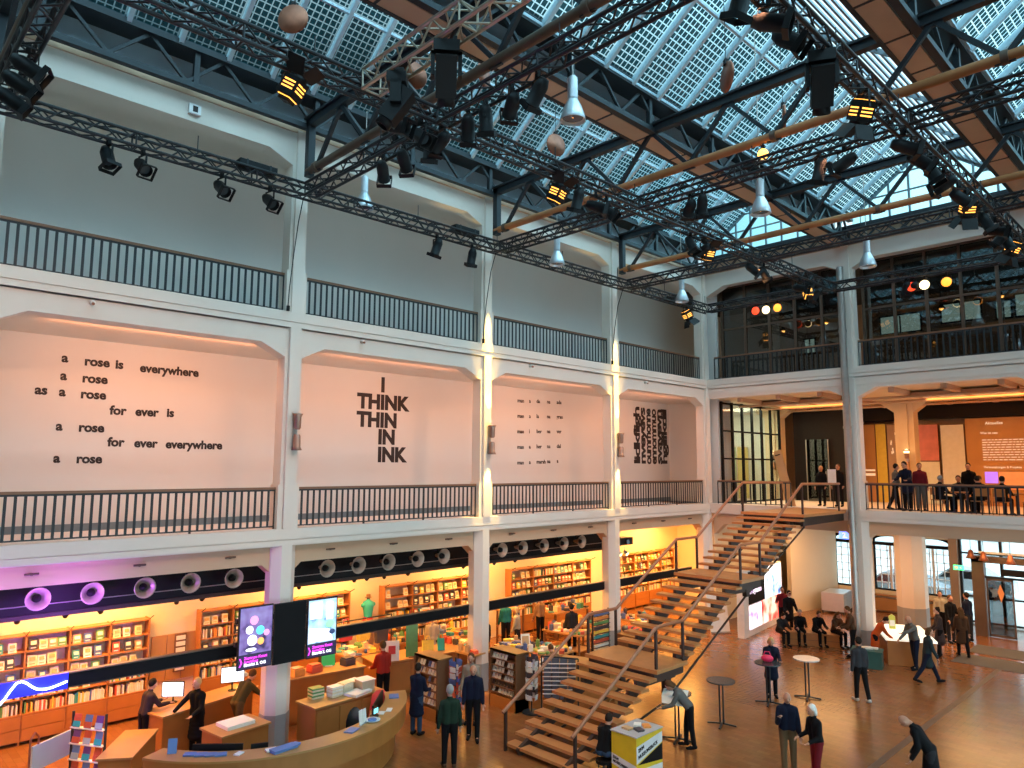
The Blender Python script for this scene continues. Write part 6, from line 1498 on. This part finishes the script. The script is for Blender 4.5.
# --- shoppers deeper in the shop
person('shopper in teal jacket facing the wall bookcase', (-3.1, -9.0, 0), 70, 1.74, 'teal_p', 'black', 'h_dark', lean=4, head=6)
person('blonde shopper with white scarf beside the teal jacket', (-2.2, -9.3, 0), 120, 1.64, 'cream', 'charcoal', 'h_blond', 'bob', lean=5, head=12)
person('shopper in brown coat looking at the second bookcase', (-3.0, -7.3, 0), 80, 1.70, 'tan', 'black', 'h_brown', lean=3)
person('dark-clad shopper by the magazine stand', (-.9, -7.9, 0), 60, 1.74, 'charcoal', 'black', 'h_dark', lean=3)
person('shopper in cream coat with back turned, left of the second column', (-2.8, -12.6, 0), 60, 1.72, 'cream', 'black', 'h_blond', lean=3, coat=.3)
person('shopper in orange jumper bending over a sale table', (-2.6, -13.6, 0), 40, 1.66, 'orange', 'charcoal', 'h_brown', lean=18, head=14, la=(36, 8, 40), ra=(36, 8, 40))
person('second shopper in orange top near the sale table', (-3.0, -14.3, 0), 10, 1.64, 'orange', 'brown', 'h_dark', lean=10, head=14)
person('shopper in tan jacket crouched near the striped cloths', (2.2, -12.2, 0), 60, 1.62, 'tan', 'brown', 'h_brown', lean=26, head=20, la=(40, 8, 30), ra=(40, 8, 30))
person('dark-clad shopper with back turned right of the second column', (-1.6, -11.4, 0), 70, 1.74, 'charcoal', 'black', 'h_dark', lean=3)
# --- first floor visitors behind the railing
Z = 5.0
person('visitor in pale shirt standing behind the railing, leftmost', (6.85, 1.5, Z), 300, 1.72, 'grey', 'black', 'h_dark', lean=4, ll=(10, 4), rl=(-14, 10))
person('broad man in dark navy coat leaning at the railing', (7.35, 1.2, Z), 170, 1.80, 'navy', 'black', 'h_dark', lean=10, head=10, la=(30, 14, 50), ra=(30, 14, 50), coat=.3)
person('visitor in dark red top behind the man in navy', (7.62, 1.75, Z), 200, 1.74, 'wine', 'grey', 'h_brown', lean=3)
for x, y, rz, tp, hr, lb in ((8.35, 1.25, -30, 'black', 'h_grey', 'seated grey-haired cafe guest, leftmost at the table'), (9.6, 1.15, 30, 'black', 'h_dark', 'seated cafe guest in black, right front of the table'), (8.75, 2.2, 190, 'charcoal', 'h_dark', 'seated cafe guest behind the table, left'), (9.45, 2.15, 160, 'black', 'h_brown', 'seated cafe guest behind the table, right'), (10.3, .95, -10, 'black', 'h_dark', 'seated cafe guest in black at the right edge')):
    person(lb, (x, y, Z), rz, 1.70, tp, 'black', hr, lean=8, head=8, la=(34, 8, 50), ra=(34, 8, 50), seat=.46)
person('man in black standing behind the seated cafe guests', (8.95, 2.75, Z), 190, 1.74, 'black', 'black', 'h_dark', lean=4)
person('visitor in black with fair hair in the dark doorway, left', (3.75, 2.4, Z), 180, 1.62, 'black', 'black', 'h_blond', lean=3)
person('visitor in black jacket over a white shirt beside the sign stand', (4.45, 2.4, Z), 180, 1.70, 'black', 'black', 'h_brown', lean=3)

# ------------------------------------------------------------------ high tables, counter, things held or lying there
def high_table(p, label, k):
    o = thing('high_table', label, 'table', p)
    MB().tube((0, 0, 1.07), (0, 0, 1.10), .36, n=28).build('tabletop', k, o)
    for sx in (-.05, .05): MB().tube((sx, 0, .06), (sx, 0, 1.07), .022).build('post', 'steel_dark', o)
    for a in (20, 110, 200, 290): MB().bar((0, 0, .05), (.36*math.cos(R(a)), .36*math.sin(R(a)), .02), .05, .03).build('foot', 'steel_dark', o)
    return o
mat('top_dark', (.05, .055, .06), .25); mat('top_pale', (.45, .46, .48), .25)
high_table((6.22, -10.25, 0), 'empty dark-topped high table in the middle of the hall', 'top_dark')
high_table((6.8, -6.5, 0), 'empty pale-topped high table right of the woman with the pink bag', 'top_pale')
high_table((6.25, -7.75, 0), 'dark high table with a pink bag on it', 'top_dark')
high_table((6.0, -11.95, 0), 'high table covered with open newspapers beside the stairs', 'top_dark')
o = thing('handbag', 'bright pink handbag on the high table', 'bag', (6.22, -7.7, 1.10), .4); mat('pink_bag', (.8, .03, .12), .4)
MB().ball((0, 0, .1), .17, 14, (1, .55, .6)).build('bag_body', 'pink_bag', o); MB().path([(-.1, 0, .17), (-.06, 0, .28), (.06, 0, .28), (.1, 0, .17)], .012, 8).build('handle', 'pink_bag', o)
o = thing('newspaper', 'open newspaper hanging over the edge of the high table', 'newspaper', (6.0, -12.0, 1.102), .5)
MB()._add([(-.3, -.3, .004), (.3, -.3, .004), (.3, .28, .004), (-.3, .28, .004), (-.28, -.46, -.12), (.22, -.5, -.16)], [(0, 1, 2, 3), (4, 5, 1, 0)]).box((-.28, -.02, .004), (.28, .26, .012)).build('paper_sheet', 'paper', o); MB().box((-.24, .04, .012), (-.02, .22, .014)).box((.03, -.24, .005), (.24, -.05, .007)).build('print', 'slate_print', o) if 'slate_print' in M else (mat('slate_print', (.3, .3, .32), .6), MB().box((-.24, .04, .012), (-.02, .22, .014)).box((.03, -.24, .005), (.24, -.05, .007)).build('print', 'slate_print', o))
o = thing('info_counter', 'square yellow information counter with white printed bands and black corner', 'counter', (6.62, -14.42, 0), 0)
mat('bright_yellow', (.72, .50, .02), .45); mat('band_white', (.72, .70, .70), .5)
MB().box((-.32, -.46, 0), (.32, .46, 1.0)).build('counter_body', 'bright_yellow', o); MB().box((-.34, -.48, 1.0), (.34, .48, 1.02)).build('counter_top', 'top_pale', o)
MB()._add([(.323, -.46, .48), (.323, .46, .72), (.323, .46, .93), (.323, -.46, .82)], [(0, 1, 2, 3)]).build('print_band', 'band_white', o); MB()._add([(.324, -.42, .46), (.324, .46, .70), (.324, .46, .36)], [(0, 1, 2)]).build('black_corner', 'black', o)
MB()._add([(-.32, -.463, .56), (.32, -.463, .44), (.32, -.463, .22), (-.32, -.463, .34)], [(0, 1, 2, 3)]).build('print_band', 'band_white', o); MB()._add([(.325, -.46, .36), (.325, .46, .30), (.325, .46, .0), (.325, -.46, .1)], [(0, 1, 2, 3)]).build('print_band', 'band_white', o)
for s, p, e, sz in (('ZKM', (.33, -.40, .70), ROT_W, .10), ('MUSEUMSBLICK', (.33, -.40, .57), ROT_W, .10), ('ZKM', (-.29, -.47, .47), Euler((math.pi/2, R(10), 0)), .075), ('MUSEUMSBLICK', (-.29, -.47, .39), Euler((math.pi/2, R(10), 0)), .075)):
    q = text_mesh('printed_text', s, sz, 'ink', .01); q.parent = o; q.location = p; q.rotation_euler = e if e is not ROT_W else Euler((math.pi/2-.0, -R(13), math.pi/2))
for i, (x, y, k, lb) in enumerate(((-.08, .12, 'paper', 'white brochures'), (.1, .2, 'book_orange', 'orange brochures'), (.12, -.1, 'book_dark', 'dark brochures'), (-.1, -.2, 'book_tan', 'tan brochures'))):
    stack((6.62+x, -14.42+y, 1.02), .6+.3*i, '%s on the yellow information counter' % lb, k, 3, (.15, .21))
